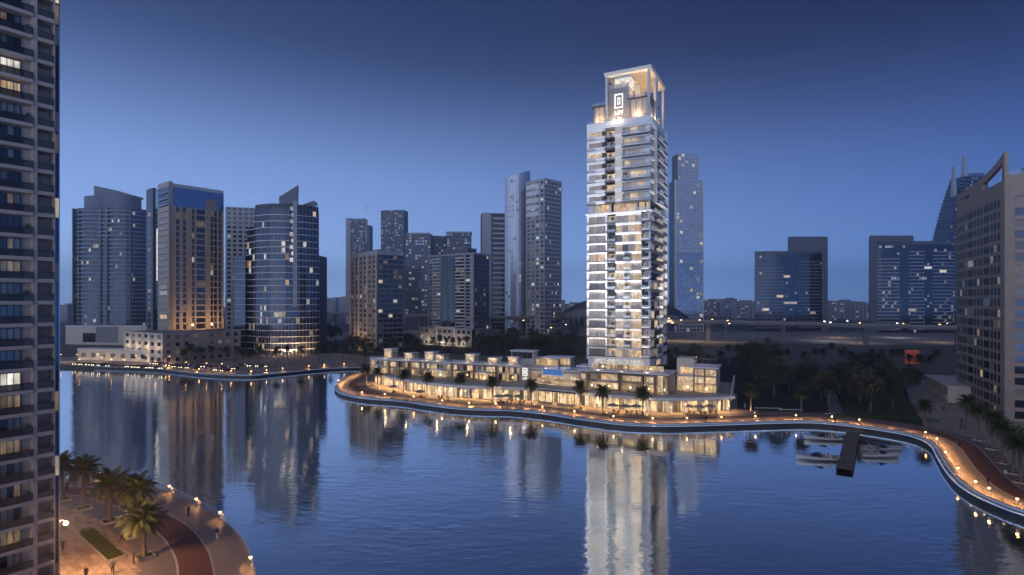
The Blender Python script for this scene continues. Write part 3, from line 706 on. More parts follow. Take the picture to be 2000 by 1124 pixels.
for i in range(len(rfs) - 1):
    F = Face(shops, rel(rfs[i], o0), rel(rfs[i + 1], o0)); W = F.W
    F.box('column', 'white_wall', -.35, .35, 0, 4.05, -.5, .45)
    kind_ = R.random(); np_ = 3
    for j in range(np_):
        a = .35 + (W - .7) * j / np_; c = .35 + (W - .7) * (j + 1) / np_
        F.box('shop_window', pick({'room_retail': 6, 'room_warm': 2, 'room_dim': 1}), a + .06, c - .06, .12, 3.3, -.35, -.2)
        F.box('mullion', 'metal_dark' if kind_ < .6 else 'white_wall', c - .06, c + .06, .1, 3.4, -.36, -.1)
    F.box('shop_band', 'cream_wall', .3, W - .3, 3.3, 4.05, -.5, -.05)
    F.box('plinth', 'taupe_wall', .3, W - .3, 0, .12, -.5, .0)
    q = F.at(W / 2, 1.5); box('downlight', 'lamp_small', shops, (q.x, q.y, 4.0), (.35, .35, .06)); lamp(shops, (q.x, q.y, 3.8), 1150, (1, .58, .25), .25, aim=DOWN, cone=150)
    F.box('back_wall', 'cream_wall', -.1, W + .1, 0, 4.0, -2.6, -2.4)
e0, e1 = rfs[-1], back[0]
F = Face(shops, rel(e0, o0), rel(e1, o0)); F.box('end_wall', 'white_wall', -.3, F.W, 0, 4.0, -.4, .0)
mb = MB()
p0, p1 = F.at(-1.5, .2), F.at(F.W * .8, .2); q0, q1 = F.at(-1.5, .55), F.at(F.W * .8, .55)
for A in ([(p0, 3.2), (p1, 4.0), (p1, 8.0), (p0, 4.6)],):
    f1 = [(p.x, p.y, z) for p, z in A]; f2 = [(p.x + (q0 - p0).x, p.y + (q0 - p0).y, z) for p, z in A]
    mb.face(f1, 'white_wall'); mb.face(f2[::-1], 'white_wall')
    for i in range(4): j = (i + 1) % 4; mb.face([f1[i], f1[j], f2[j], f2[i]][::-1], 'white_wall')
mb.build('end_fin', shops)
# ---- townhouses
A_, Bq = Vector((-57.5, 228.5)), Vector((3.2, 201.8)); nT = 7
tdir = (Bq - A_) / nT; tn = Vector((tdir.y, -tdir.x)).normalized()
tlab = ['end townhouse nearest the blunt quay tip, with a tall stair box', 'second townhouse from the quay tip, under a dark roof pergola', 'third townhouse from the quay tip, brown framed with a roof pergola', 'fourth townhouse from the quay tip, with a projecting glazed white balcony', 'fifth townhouse from the quay tip, with two stacked dark windows', 'sixth townhouse from the quay tip, with a broad recessed glass bay', 'last townhouse of the row, beside the wall with the white frame sign']
for i in range(nT):
    p = A_ + tdir * i + tn * (0.7 if i % 2 else 0); q = p + tdir
    t = thing('townhouse', tlab[i], 'townhouse', (p.x, p.y, 4.5), 0, 'townhouses on the shop parade roof')
    W = tdir.length; F = Face(t, (0, 0), tdir); H = 5.3
    F.box('wall', 'cream_wall', 0.02, W - .02, 0, H, -10, -.8)
    fr = ['cream_wall', 'taupe_wall', 'taupe_wall', 'cream_wall', 'taupe_wall', 'taupe_wall', 'beige_wall'][i]
    F.box('pier', fr, 0, .45, 0, H, -.8, .15); F.box('pier', fr, W - .5, W - .02, 0, H, -.8, .15); F.box('pier', fr, W * .5 - .25, W * .5 + .25, 0, H - .5, -.8, .1)
    F.box('spandrel', fr, .45, W - .5, 2.3, 2.75, -.8, .08); F.box('spandrel', fr, .45, W - .5, H - .55, H, -.8, .12)
    for f in range(2):
        for a, c in ((.5, W * .5 - .3), (W * .5 + .3, W - .55)):
            for s_ in range(3):
                aa = a + (c - a) * s_ / 3; cc = a + (c - a) * (s_ + 1) / 3
                F.box('window', pick({'room_house': 5, 'room_dim': 2.5, 'glass_dark': 1 + 2 * f, 'room_warm': 1}), aa + .05, cc - .05, .1 + f * 2.7, 2.25 + f * 2.55, -.75, -.5)
    if i in (0, 3, 5):
        F.box('balcony_slab', 'white_wall', W * .3, W * .85, 2.35, 2.7, .1, 1.9); F.box('balcony_glass', 'rail_glass', W * .3, W * .85, 2.7, 3.6, 1.8, 1.84)
        F.box('bay', 'room_house', W * .34, W * .8, .1, 2.3, -.45, 1.2)
    F.box('parapet', 'white_wall', -.1, W + .05, H, H + .35, -10, .45); F.box('roof_rail', 'rail_glass', 0, W, H + .35, H + 1.2, .3, .34)
    sh = [3.9, 2.6, 3.3, 2.4, 3.2, 2.2, 2.8][i]; su = [4.6, 5.5, 5.0, .8, 4.2, 4.6, 3.0][i]
    F.box('stair_box', 'cream_wall', su, su + 3.7, H + .35, H + sh, -7.5, -3.2)
    F.box('stair_roof', 'white_wall', su - .25, su + 4.0, H + sh, H + sh + .22, -7.8, -2.9)
    F.box('window', 'room_house', su + .3, su + 2.6, H + .5, H + min(2.4, sh - .4), -3.22, -3.12)
    if i in (1, 2, 3, 5):
        u0 = .8 if su > 3 else 5.2
        for uu in (u0, u0 + 3.0):
            for dd in (-.6, -3.0): F.box('pergola_post', 'metal_dark', uu - .07, uu + .07, H + .35, H + 2.7, dd - .07, dd + .07)
        for j in range(7): F.box('pergola_slat', 'metal_dark', u0 - .3, u0 + 3.3, H + 2.7, H + 2.82, -3.2 + .42 * j, -3.2 + .42 * j + .14)
    q_ = F.at(W * .5, 2.6); lamp(t, (q_.x, q_.y, .7), 260, (1, .66, .34), .3, aim=(-tn.x, -tn.y, .5))
    q_ = F.at(su + 1.6, -1.6); lamp(t, (q_.x, q_.y, H + 1.6), 150, (1, .70, .38), .3)
    box('terrace_light', 'lamp_small', t, (q_.x, q_.y, H + .5), (.25, .25, .2))
# ---- link wing with the pool and the small sign
p, q = Vector((3.4, 201.4)), Vector((23.0, 187.2)); wing = thing('link_wing', 'low curved link wing with glowing windows between townhouses and tower', 'building', (p.x, p.y, 4.5))
F = Face(wing, (0, 0), q - p); W = F.W
F.box('wall', 'cream_wall', 0, W, 0, 5.0, -9, -.8); F.box('band', 'beige_wall', 4.2, W, 1.1, 2.0, -.8, .1); F.box('band', 'cream_wall', 4.2, W, 3.4, 4.4, -.8, .2); F.box('band', 'cream_wall', 4.2, W, -.0, .25, -.8, .3)
for i in range(10): F.box('window', pick({'room_house': 4, 'room_warm': 2, 'glass_dark': 1}), 4.4 + i * 1.95, 6.1 + i * 1.95, 2.0, 3.4, -.75, -.5)
for i in range(7): F.box('window', pick({'room_house': 4, 'room_warm': 2}), 4.4 + i * 2.7, 6.7 + i * 2.7, .25, 1.1, -.75, -.5)
F.box('parapet', 'white_wall', -.2, W, 5.0, 5.35, -9, .5)
F.box('sign_wall', 'beige_wall', .1, 3.9, -.1, 5.6, -1, .5)
frame(F, 'sign_frame', 'sign_white', .9, 2.9, 2.2, 5.0, .3, .52, .7); frame(F, 'sign_bar', 'sign_white', 1.6, 2.2, 2.9, 4.3, .18, .52, .7)
letters(F, 'sign_white', .95, .9, .85, .52, .68)
for u in (7, 13, 19): qq = F.at(u, 2.2); lamp(wing, (qq.x, qq.y, .7), 260, (1, .68, .36), .3, aim=(-F.n.x, -F.n.y, .5))
pool = thing('swimming_pool', 'glowing blue rooftop swimming pool with a glass edge', 'pool', (p.x, p.y, 4.5))
FP_ = Face(pool, (0, 0), q - p)
FP_.box('pool_basin', 'white_wall', 9.2, 17.6, 3.0, 5.36, -7.6, .55)
glow('pool_blue', (.08, .26, .62), .2); m_, nt_, b__ = newmat('pool_water'); b__.inputs['Base Color'].default_value = (.05, .25, .6, 1); b__.inputs['Roughness'].default_value = .08
b__.inputs['Emission Color'].default_value = (.06, .32, 1, 1); b__.inputs['Emission Strength'].default_value = .25
FP_.box('pool_water', 'pool_water', 9.5, 17.3, 5.3, 5.40, -7.3, .35); FP_.box('pool_window', 'pool_blue', 9.6, 17.2, 3.4, 5.2, .5, .62)
# ---- pergola of the cafe under the wing
g0, g1 = Vector(G(1052, 787)), Vector(G(1122, 795)); pg = thing('cafe_pergola', 'dark slatted cafe pergola with planted glass walls beneath the link wing', 'pergola', (g0.x, g0.y, 0))
F = Face(pg, (0, 0), g1 - g0); W = F.W
for i in range(6): F.box('post', 'metal_dark', W * i / 5 - .08, W * i / 5 + .08, 0, 4.3, -.1, .1)
for i in range(26): F.box('slat', 'metal_dark', W * i / 25 - .1, W * i / 25 + .1, 4.3, 4.45, -5.0, .5)
F.box('beam', 'metal_dark', -.2, W + .2, 4.1, 4.29, -.12, .12); F.box('planter', 'kerb_stone', 0, W * .42, 0, .7, .12, .6); F.box('planter', 'kerb_stone', W * .55, W, 0, .7, .12, .6)
# ---- block under the tower
p, q = Vector((22.2, 186.0)), Vector((48.2, 173.2)); r_ = q + Vector((.459, .889)) * 9.5
blk = thing('podium_block', 'two-storey podium block with dark stone frames and glowing rooms under the white tower', 'building', (p.x, p.y, 4.5))
F = Face(blk, (0, 0), q - p); W = F.W; H = 5.9
F.box('wall', 'cream_wall', .3, W - .3, 0, H, -12, -1.6); 
def bay(F, u0, u1, z0, z1, mt, n_, d=.3):
    F.box('stone_frame', mt, u0, u0 + .35, z0, z1, -1.6, d); F.box('stone_frame', mt, u1 - .35, u1, z0, z1, -1.6, d)
    F.box('stone_frame', mt, u0 + .35, u1 - .35, z1 - .35, z1, -1.6, d - .01); F.box('stone_frame', mt, u0 + .35, u1 - .35, z0, z0 + .3, -1.6, d - .01)
    for i in range(n_):
        a = u0 + .4 + (u1 - u0 - .8) * i / n_; c = u0 + .4 + (u1 - u0 - .8) * (i + 1) / n_
        F.box('window', pick({'room_house': 5, 'room_warm': 2, 'room_dim': 1}), a + .04, c - .04, z0 + .3, z1 - .35, -1.55, -.9)
bay(F, 0, 2.6, 2.9, 5.2, 'beige_wall', 1); bay(F, 0, 2.6, 0, 2.8, 'beige_wall', 1)
bay(F, 3.0, 13.4, 2.8, 5.6, 'taupe_wall', 5, .6); bay(F, 3.0, 13.4, 0.05, 2.75, 'taupe_wall', 5, -.2)
bay(F, 13.8, 21.0, 2.9, 5.4, 'taupe_wall', 4, .7); bay(F, 13.8, 21.0, .05, 2.85, 'taupe_wall', 3, .1)
bay(F, 21.4, 24.6, .05, 2.8, 'beige_wall', 2, .2); bay(F, 21.4, 24.6, 2.9, 5.3, 'beige_wall', 2, .2); bay(F, 25.0, 28.9, .05, 5.9, 'taupe_wall', 2, .2)
F.box('balcony_glass', 'rail_glass', 6, 13.2, 2.8, 3.7, .7, .74)
F.box('terrace_slab', 'white_wall', -.4, W + .3, H, H + .35, -12, 1.0); F.box('terrace_rail', 'rail_glass', -.2, W, H + .35, H + 1.3, .8, .84)
for i in range(11): F.box('window', pick({'room_house': 5, 'room_warm': 3}), 3 + i * 2.15, 5.05 + i * 2.15, H + .35, H + 2.1, -4.4, -4.1)
F.box('recess_wall', 'cream_wall', 2, W - 2, H + .35, 6.38, -9, -4.45)
F2 = Face(blk, q - p, r_ - p); F2.box('wall', 'beige_wall', .3, F2.W, 0, H, -1.2, -.1)
for u in (3, 9, 16, 22, 27): qq = F.at(u, 2.4); lamp(blk, (qq.x, qq.y, .7), 260, (1, .68, .36), .3, aim=(-F.n.x, -F.n.y, .5))
for u in (6, 14, 22): qq = F.at(u, -1.5); lamp(blk, (qq.x, qq.y, H + .9), 160, (1, .8, .52), .3)
# ---- villa at the end
p, q = Vector((52.6, 181.0)), Vector((64.2, 175.6)); vil = thing('end_villa', 'cubic lit villa with a roof pergola on the end of the shop parade roof', 'villa', (p.x, p.y, 4.5))
F = Face(vil, (0, 0), q - p); W = F.W
F.box('blank_wall', 'cream_wall', 0, 5.4, 0, 10.3, -10, -2.4); F.box('wall', 'cream_wall', 5.4, W - .2, 0, 7.6, -10, -.8)
F.box('stone_frame', 'taupe_wall', W - .5, W, 0, 7.7, -.8, .4); F.box('stone_frame', 'taupe_wall', 8.6, 9.0, 0, 7.7, -.8, .4); F.box('stone_frame', 'taupe_wall', 5.4, 5.8, 0, 7.6, -.8, .2)
for z in (0, 2.6, 5.1): 
    for a, c in ((5.8, 8.5), (9.05, 10.6), (10.7, W - .55)): F.box('window', 'room_house', a, c, z + .15, z + 2.3, -.75, -.5)
for z in (2.45, 4.95, 7.4): F.box('spandrel', 'beige_wall', 5.8, W - .5, z - .2, z + .25, -.8, .15)
for z in (0, 2.6): F.box('window', 'room_house', .4, 5.2, z + .2, z + 2.2, -2.4, -2.2)
F.box('window', 'room_house', 1.0, 5.2, 5.2, 7.4, -2.4, -2.2); F.box('balcony_slab', 'white_wall', .2, 5.6, 4.7, 5.0, -2.4, .5); F.box('balcony_glass', 'rail_glass', .3, 5.6, 5.0, 6.0, .4, .44)
F.box('parapet', 'white_wall', 4.6, W + .2, 7.6, 8.0, -10, .8); F.box('roof_rail', 'rail_glass', 4.8, W, 8.0, 9.0, .6, .64)
for a in (6.0, W - .6):
    for d in (-.5, -4.5): F.box('pergola_post', 'metal_dark', a - .08, a + .08, 8.0, 10.2, d - .08, d + .08)
for j in range(9): F.box('pergola_slat', 'metal_dark', 5.7, W - .3, 10.2, 10.33, -4.7 + .5 * j, -4.5 + .5 * j)
for u, d, z in ((3, .8, .7), (9, 2.0, .7), (8, -2, 9.4)): qq = F.at(u, d); lamp(vil, (qq.x, qq.y, z), 280, (1, .68, .36), .3, aim=(-F.n.x, -F.n.y, .4))
# small lit roof pavilions behind the link wing
for i, (px, py, w, lab) in enumerate(((1068, 716, 9, 'timber-clad roof pavilion behind the pool'), (1090, 714, 9, 'glowing glazed roof pavilion beside the pool and tower'), (1020, 702, 8, 'pale unlit roof box behind the townhouse row'))):
    Y = 31460 / (752 - 590) + 14; X = Xp(px, Y); zz = Zp(py - 2, Y)
    t = thing('roof_pavilion', lab, 'pavilion', (X, Y, 4.5)); F = Face(t, (-w / 2, w * .2), (w / 2, -w * .2)); h = zz - 4.5 + 2.5
    F.box('wall', ['wood', 'cream_wall', 'lightgrey_wall'][i], 0, F.W, 0, h, -5, 0); F.box('roof', 'white_wall', -.4, F.W + .4, h, h + .3, -5.4, .6)
    for j in range(4): F.box('window', 'room_house' if i < 2 else 'glass_dark', .4 + j * F.W * .23, .3 + (j + 1) * F.W * .23, h - 2.5, h - .3, -.05, .08)
    if i < 2: qq = F.at(F.W / 2, 1.5); lamp(t, (qq.x, qq.y, h - .6), 50, (1, .76, .46), .3)
# ================================================================ dark apartment block at the left edge
far = Vector((-51.5, 64.0)); dv = Vector((.588, .809)).normalized(); LN = 9.0
p0 = far - dv * LN
nb = thing('near_apartment_block', 'tall dark brown apartment block with stacked balconies filling the picture edge', 'building', (p0.x, p0.y, 0))
F = Face(nb, (0, 0), far - p0)
def T(t): return LN - t                       # t metres back from the far corner
mb = MB(); n2 = F.n
pts = [F.at(0, -1.4), F.at(LN, -1.4), F.at(LN, -14), F.at(0, -14)]
mb.prism(pts, 0, 100, 'near_wall'); mb.build('core', nb)
F.box('pier', 'near_wall', T(2.42), T(2.0), 0, 100, -1.4, .35); F.box('pier', 'near_wall', T(.5), T(.4), 0, 100, -1.4, .3)
F.box('glass_strip', 'glass_navy', T(.4), T(0), 0, 100, -1.4, .12); F.box('corner_post', 'steel', T(.03), T(-.05), 0, 100, -1.45, .18)
near_lit = {3: 'room_white', 4: 'room_warm', 17: 'room_white', 18: 'room_dim', 24: 'room_dim', 12: 'room_dim', 20: 'room_dim'}
for k in range(40):
    zs = 64.3 + 2.43 * 12 - 2.43 * k            # underside of the slab
    if zs < .2: break
    kk = k - 12
    F.box('balcony_slab', 'near_wall', T(6.8), T(2.42), zs, zs + .38, -1.4, .55)
    F.box('balcony_slab', 'near_wall', T(1.98), T(.5), zs, zs + .42, -1.4, .42)
    F.box('balcony_glass', 'rail_glass_dark', T(6.8), T(3.15), zs + .38, zs + 1.1, .46, .5); F.box('balcony_glass', 'rail_glass_grey', T(3.14), T(2.44), zs + .38, zs + 1.1, .46, .5)
    F.box('handrail', 'metal_dark', T(6.8), T(2.40), zs + 1.1, zs + 1.16, .43, .53); F.box('handrail_post', 'metal_dark', T(2.46), T(2.41), zs + .38, zs + 1.1, .43, .52)
    F.box('side_glass', 'rail_glass_grey', T(2.45), T(2.42), zs + .38, zs + 1.1, .36, .44)
    F.box('balcony_glass', 'rail_glass_grey', T(1.97), T(.51), zs + .42, zs + 1.15, .30, .34); F.box('handrail', 'metal_dark', T(1.97), T(.51), zs + 1.15, zs + 1.2, .28, .36)
    g = near_lit.get(kk, None)
    for j in range(6):
        a = T(6.6 - j * .56); c = a + .5
        F.box('window', g if g and (g != 'room_white' or j > 1) else pick({'glass_dark': 4, 'glass_curtain': 5, 'room_dim': .8}), a, c, zs + .42, zs + 2.25, -.62, -.5)
        F.box('window_frame', 'metal_dark', a - .06, a, zs + .4, zs + 2.3, -.62, -.42)
    F.box('window_frame', 'metal_dark', T(6.66), T(3.22), zs + 2.25, zs + 2.33, -.62, -.42); F.box('window_frame', 'metal_dark', T(3.28), T(3.22), zs + .4, zs + 2.25, -.62, -.42)
    F.box('inner_wall', 'near_wall', T(6.8), T(2.42), zs + .38, zs + 2.43, -1.38, -.63)
    F.box('strip_joint', 'metal_dark', T(.4), T(.02), zs, zs + .08, .1, .15)
    if R.random() < .35: F.box('window', pick({'room_dim': 3, 'room_warm': 2, 'glass_curtain': 2}), T(.38), T(.04), zs + .1, zs + 2.3, .11, .14)
q = F.at(T(.1), .9)
wl_ = thing('wall_lamp', 'glowing globe lamp on the corner of the dark apartment block', 'lamp', (far.x + p0.x * 0, far.y, 7.6))
mb = MB(); mb.lathe([(0, -.26), (.17, -.2), (.26, 0), (.17, .2), (0, .26)], 'lamp_warm', 10); mb.build('globe', wl_, (.30, .62, 0), True)
mb = MB(); mb.tube([(-.1, .0, .4), (.12, .4, .5), (.30, .62, .26)], .04, 'metal_dark'); mb.build('bracket', wl_)
lamp(wl_, (.30, .62, 0), 15000, (1, .54, .25), .36)
# ================================================================ brown block with the swept crown, right
near = Vector(G(1962, 822)); d1 = Vector((.414, .91)).normalized()
farc = near + d1 * 43.7; rt = near + Vector((d1.y, -d1.x)) * 40
bb = thing('brown_block', 'brown stone apartment block with grid windows and a swept pointed crown', 'building', (near.x, near.y, 0))
def rl(p, o=near): return Vector(p) - o
FL = Face(bb, rl(farc), (0, 0)); FR = Face(bb, (0, 0), rl(rt))
mb = MB(); i_ = .7
A1 = rl(farc) + FL.d * i_ - FL.n * i_; C1 = -FL.d * i_ + FR.d * i_; D1 = rl(rt) - FR.n * i_; E1 = rl(farc) + rl(rt)
mb.prism([FL.at(i_, -i_), FL.at(FL.W - i_, -i_), FR.at(FR.W, -i_), FR.at(FR.W, -35), FL.at(i_, -35)], 0, 63.5, 'core_dark'); mb.build('core', bb)
cols = []; u = 1.2
for w, gp in ((1.9, .8), (1.9, .8), (1.9, .8), (1.9, .9), (5.4, .9), (2.0, .8), (2.0, .8), (2.0, .9), (5.0, .9), (2.0, .8), (2.0, .8), (2.0, .7)):
    cols.append((u, u + w)); u += w + gp
nl = len(cols); rest = [260]
grid_face(FL, 0, 20, 3.12, cols, 'brown_wall', {'glass_matte': 14, 'glass_curtain': .5, 'room_dim': 1.2, 'room_warm': .15}, .2, .86, 0, .16, True, rest)
FL.box('crown_wall', 'brown_wall', 0, FL.W, 62.4, 66.4, -.9, .02)
grid_face(FR, 0, 20, 3.12, [(2.2, 5.0), (5.15, 8.0), (8.15, 11.0)], 'brown_wall', {'glass_navy': 6, 'glass_curtain': 3, 'room_dim': 1.5, 'glass_dark': 3}, .22, .88, 0, .5, True)
FR.box('crown_wall', 'brown_wall', 0, FR.W, 62.4, 68.2, -.9, .03)
FR.box('wing_wall', 'taupe_wall', 11.4, 40, 0, 50, .0, 1.4)
for k in range(15): FR.box('window', pick({'glass_dark': 4, 'glass_navy': 3, 'room_dim': 1}), 14.2, 17.8, 3.2 + 3.12 * k, 5.4 + 3.12 * k, 1.3, 1.5)
# swept crown: strips of a concave curve with open slots below
def crownz(u): s = u / FL.W; return 70.0 + 4.6 * s ** 3
mb = MB(); nseg = 22
for i in range(nseg):
    a, c = FL.W * i / nseg, FL.W * (i + 1) / nseg
    za, zc2 = crownz(a), crownz(c); slot = (.05 < (i + .5) / nseg < .30) or (.58 < (i + .5) / nseg < .94)
    b0 = 62.98 if not slot else None
    def q8(a, c, zl0, zl1, zh0, zh1):
        P = [FL.at(a, .0), FL.at(c, .0), FL.at(c, -.9), FL.at(a, -.9)]
        v = [(P[0].x, P[0].y, zl0), (P[1].x, P[1].y, zl1), (P[2].x, P[2].y, zl1), (P[3].x, P[3].y, zl0), (P[0].x, P[0].y, zh0), (P[1].x, P[1].y, zh1), (P[2].x, P[2].y, zh1), (P[3].x, P[3].y, zh0)]
        j = len(mb.v); mb.v += v
        for f in ((0, 3, 2, 1), (4, 5, 6, 7), (0, 1, 5, 4), (1, 2, 6, 5), (2, 3, 7, 6), (3, 0, 4, 7)): mb.f.append(tuple(j + t for t in f)); mb.mi.append(mb.m('brown_wall'))
    if slot:
        th = 2.0; q8(a, c, za - th, zc2 - th, za + .15, zc2 + .15)
        q8(a, c, 66.4, 66.4, 67.0, 67.0)
    else: q8(a, c, 66.4, 66.4, za + .15, zc2 + .15)
mb.build('swept_crown', bb)
for a in (3.5, 6.5, 9.5): FL.box('crown_glass', 'glass_mirror', a, a + 2.8, 62.5, 69.0, -5.0, -4.8)
FR.box('roof_box', 'lightgrey_wall', 8, 20, 63, 72, -14, -6); FR.box('roof_box', 'white_wall', 14, 24, 63, 70, -24, -15); FR.box('roof_rail', 'rail_glass', .5, 30, 68.2, 69.4, -.4, -.36)
mb = MB()
wA, wB = FR.at(13, -9), FR.at(32, -9)
for s_, dd in ((1, 0), (-1, 1.0)):
    pass
P = [(FR.at(8, -3), 63.4), (FR.at(30, -3), 63.4), (FR.at(30, -3), 80.0), (FR.at(24, -3), 75.5), (FR.at(16, -3), 71.5), (FR.at(8, -3), 69.5)]
f1 = [(v.x, v.y, z) for v, z in P]; off_ = FR.n * -.9; f2 = [(x + off_.x, y + off_.y, z) for x, y, z in f1]
mb.face(f1, 'lightgrey_wall'); mb.face(f2[::-1], 'lightgrey_wall')
for i in range(len(f1)): j = (i + 1) % len(f1); mb.face([f1[i], f2[i], f2[j], f1[j]], 'lightgrey_wall')
mb.build('swept_fin', bb)
# low annex beside it
a0, a1 = Vector(G(1851, 786)), Vector(G(1807, 760)); ax = thing('annex', 'low two-storey beige annex with a blank end wall beside the brown block', 'building', (a0.x, a0.y, 0))
F = Face(ax, a1 - a0, (0, 0)); F.box('wall', 'cream_wall', 0, F.W - .05, 0, 5.3, -8.6, -.5)
grid_face(F, 0, 2, 2.45, even_cols(F.W, 11, .78), 'beige_wall', {'glass_dark': 5, 'glass_curtain': 2, 'room_dim': 1}, .2, .88, 0, .45)
F.box('parapet', 'cream_wall', -.1, F.W + .05, 4.9, 5.5, -8.7, .1)
F2 = Face(ax, (0, 0), F.n * -8.6 + F.d * .2); F2.box('end_wall', 'cream_wall', 0, F2.W, 0, 5.45, -.4, .05)
# ================================================================ towers beyond the water
def tower_root(name, label, p): return thing(name, label, 'tower', (p[0], p[1], 0))
# --- round slab tower far left
Y = 500.0; X0, X1 = Xp(134, Y), Xp(277, Y); o = Vector(((X0 + X1) / 2, Y))
t = tower_root('round_tower', 'dark rounded slab tower with banded balconies and a curved roof fin, behind the beige podium', o)
front = arc((X0 - o.x, 8), (-2, -2), 6, 6) + arc((4, -2), (X1 - o.x, 8), 6, 6)
plan = front + [Vector((Xp(278, Y + 34) - o.x, 34)), Vector((X0 - o.x, 34))]
H = Zp(408, Y)
mb = MB(); mb.prism(plan, 0, H, 'glass_navy', 'grey_wall'); mb.build('glass_body', t)
slab = [p * 1.05 + Vector((0, -.6)) for p in plan]; slab2 = [p * 1.0 + Vector((0, -1.2)) for p in plan]
mb = MB(); mb.prism(slab, 0, .8, 'slab_mid'); sm = mb.mesh('floor_slab'); mb = MB(); mb.prism(slab2, 0, .8, 'slab_mid'); sm2 = mb.mesh('floor_slab')
fh = 3.66; nf = int(H / fh); mb = MB()
for k in range(1, nf + 1):
    put('floor_slab', sm if k < nf * .8 else sm2, t, (0, 0, k * fh - .3))
    for i in range(len(front) - 1):
        if i == 6: continue
        Fc = Face(t, front[i], front[i + 1]); nn = 3
        for j in range(nn):
            if R.random() < .5: Fc.mbox(mb, pick({'room_isl_cool': .5, 'room_isl_warm': .4, 'glass_navy': 5, 'glass_dark': 9}), Fc.W * j / nn + .15, Fc.W * (j + 1) / nn - .15, (k - 1) * fh + .5, k * fh - .5, -.3, .06)
mb.build('window_rows', t, kind='stuff')
for uu, w in ((-22, 1.0), (-2.5, 2.0), (3.2, 2.0), (-27, .7), (24, .8)): box('pier', 'bluegrey_wall', t, (uu, -1.0 + abs(uu) * .02, H / 2), (w, 4.5, H))
mb = MB(); mb.prism([p * .8 + Vector((0, 3)) for p in plan], H, Zp(382, Y), 'bluegrey_wall'); mb.build('roof_storey', t)
mb = MB(); P = [(-13, Zp(384, Y)), (22, Zp(384, Y)), (22, Zp(380, Y)), (8, Zp(371, Y)), (-13, Zp(361, Y))]
a = [(x, 4, z) for x, z in P]; c = [(x, 18, z) for x, z in P]; mb.face(a, 'bluegrey_wall'); mb.face(c[::-1], 'bluegrey_wall')
for i in range(5): j = (i + 1) % 5; mb.face([a[i], c[i], c[j], a[j]], 'bluegrey_wall')
mb.build('roof_fin', t)
mall = thing('mall_block', 'long low pale mall block with slatted screen below the rounded tower', 'building', (Xp(215, 430), 430, 0))
F = Face(mall, (Xp(112, 430) - Xp(215, 430), 8), (Xp(298, 430) - Xp(215, 430), -6)); F.box('wall', 'cream_wall', 0, F.W, 0, 14, -20, 0); F.box('parapet', 'white_wall', -.3, F.W + .3, 14, 14.6, -20, .4)
F.box('glass_front', 'glass_navy', 16, 28, 2, 9, -.2, .15)
for i in range(22): F.box('slat', 'slab_pale', 28.5 + i * .9, 28.8 + i * .9, 2, 14, 0, .7)
# --- brown corner tower
Y = 335.0; cx = Xp(330, Y); o = Vector((cx, Y)); t = tower_root('brown_corner_tower', 'brown stone corner tower with grid windows and blue glass top above cream podium', o)
dM = Vector((.62, .785)).normalized(); dL = Vector((-dM.y, dM.x))
def ulen(px, d, o): r = (px - 1000) / FP; return (r * o.y - o.x) / (d.x - r * d.y)
Wm = ulen(437, dM, o); Wl = ulen(286, dL, o)
FM = Face(t, (0, 0), dM * Wm); FL2 = Face(t, dL * Wl, (0, 0))
H = Zp(402, Y); Ht = Zp(357, Y)
mb = MB(); mb.prism([FL2.at(.6, -.6), FM.at(.6, -.6), FM.at(Wm - .6, -.6), FM.at(Wm - .6, -Wl + .6)], 0, H + 3, 'core_dark'); mb.build('core', t)
fr = lambda x0, x1: (Wm * (x0 - 650) / 340, Wm * (x1 - 650) / 340)
z0 = 16.0; nf = 20; fh = (H - z0) / nf
cols = [fr(692, 712), fr(732, 752), fr(787, 803), fr(905, 921), fr(926, 947), fr(958, 975)]
big = fr(815, 870)
us = []
grid_face(FM, z0, nf, fh, cols[:3] + [big] + cols[3:], 'tan_wall', {'glass_dark': 8, 'glass_navy': 5, 'room_dim': 1.2, 'room_cool': .15}, .16, .94, 0, .6, True, [150])
for k in range(0, nf, 2): FM.box('stone_band', 'tan_wall', big[0] - .5, big[1] + .5, z0 + k * fh - .5, z0 + k * fh + .6, -.5, .12)
for a in (fr(752, 787), fr(871, 904)): FM.box('buttress', 'tan_wall', a[0] + .2, a[1] - .2, z0, H + .02, -.3, .45)
FM.box('glass_top', 'glass_mirror', 0, Wm, H, Ht - 2, -20, -.05); FM.box('glass_rim', 'slab_pale', .2, Wm - .1, Ht - 2, Ht, -.6, -.1)
FM.box('top_panel', 'brown_wall', Wm * .66, Wm * .86, H, H + 7, -1, .1); FM.box('lower_storey', 'glass_dark', 0, Wm, 6, z0, -4, -.2)
FL2.box('side_wall', 'beige_wall', Wl * .52, Wl, 6, Ht + 1, -2, .0); FL2.box('side_wall', 'bluegrey_wall', 0, Wl * .3, 6, Ht, -2, .1); FL2.box('glass_slot', 'glass_navy', Wl * .3, Wl * .52, 6, Ht - 4, -2, -.6)
for k in range(26): 
    FL2.box('balcony_slab', 'slab_pale', Wl * .56, Wl * .99, 8 + k * 3.6, 8.35 + k * 3.6, 0, 1.1)
    if R.random() < .35: FL2.box('window', pick({'room_cool': 2, 'room_warm': 2, 'room_dim': 2}), Wl * .62, Wl * .9, 8.5 + k * 3.6, 10.8 + k * 3.6, -.1, .1)
for k in range(22): FL2.box('window', pick({'glass_dark': 4, 'room_dim': 1}), Wl * .08, Wl * .22, 9 + k * 3.7, 11.4 + k * 3.7, .05, .2)
FL2.box('light_slot', 'room_white', Wl * .42, Wl * .47, 46, 78, -.6, -.45)
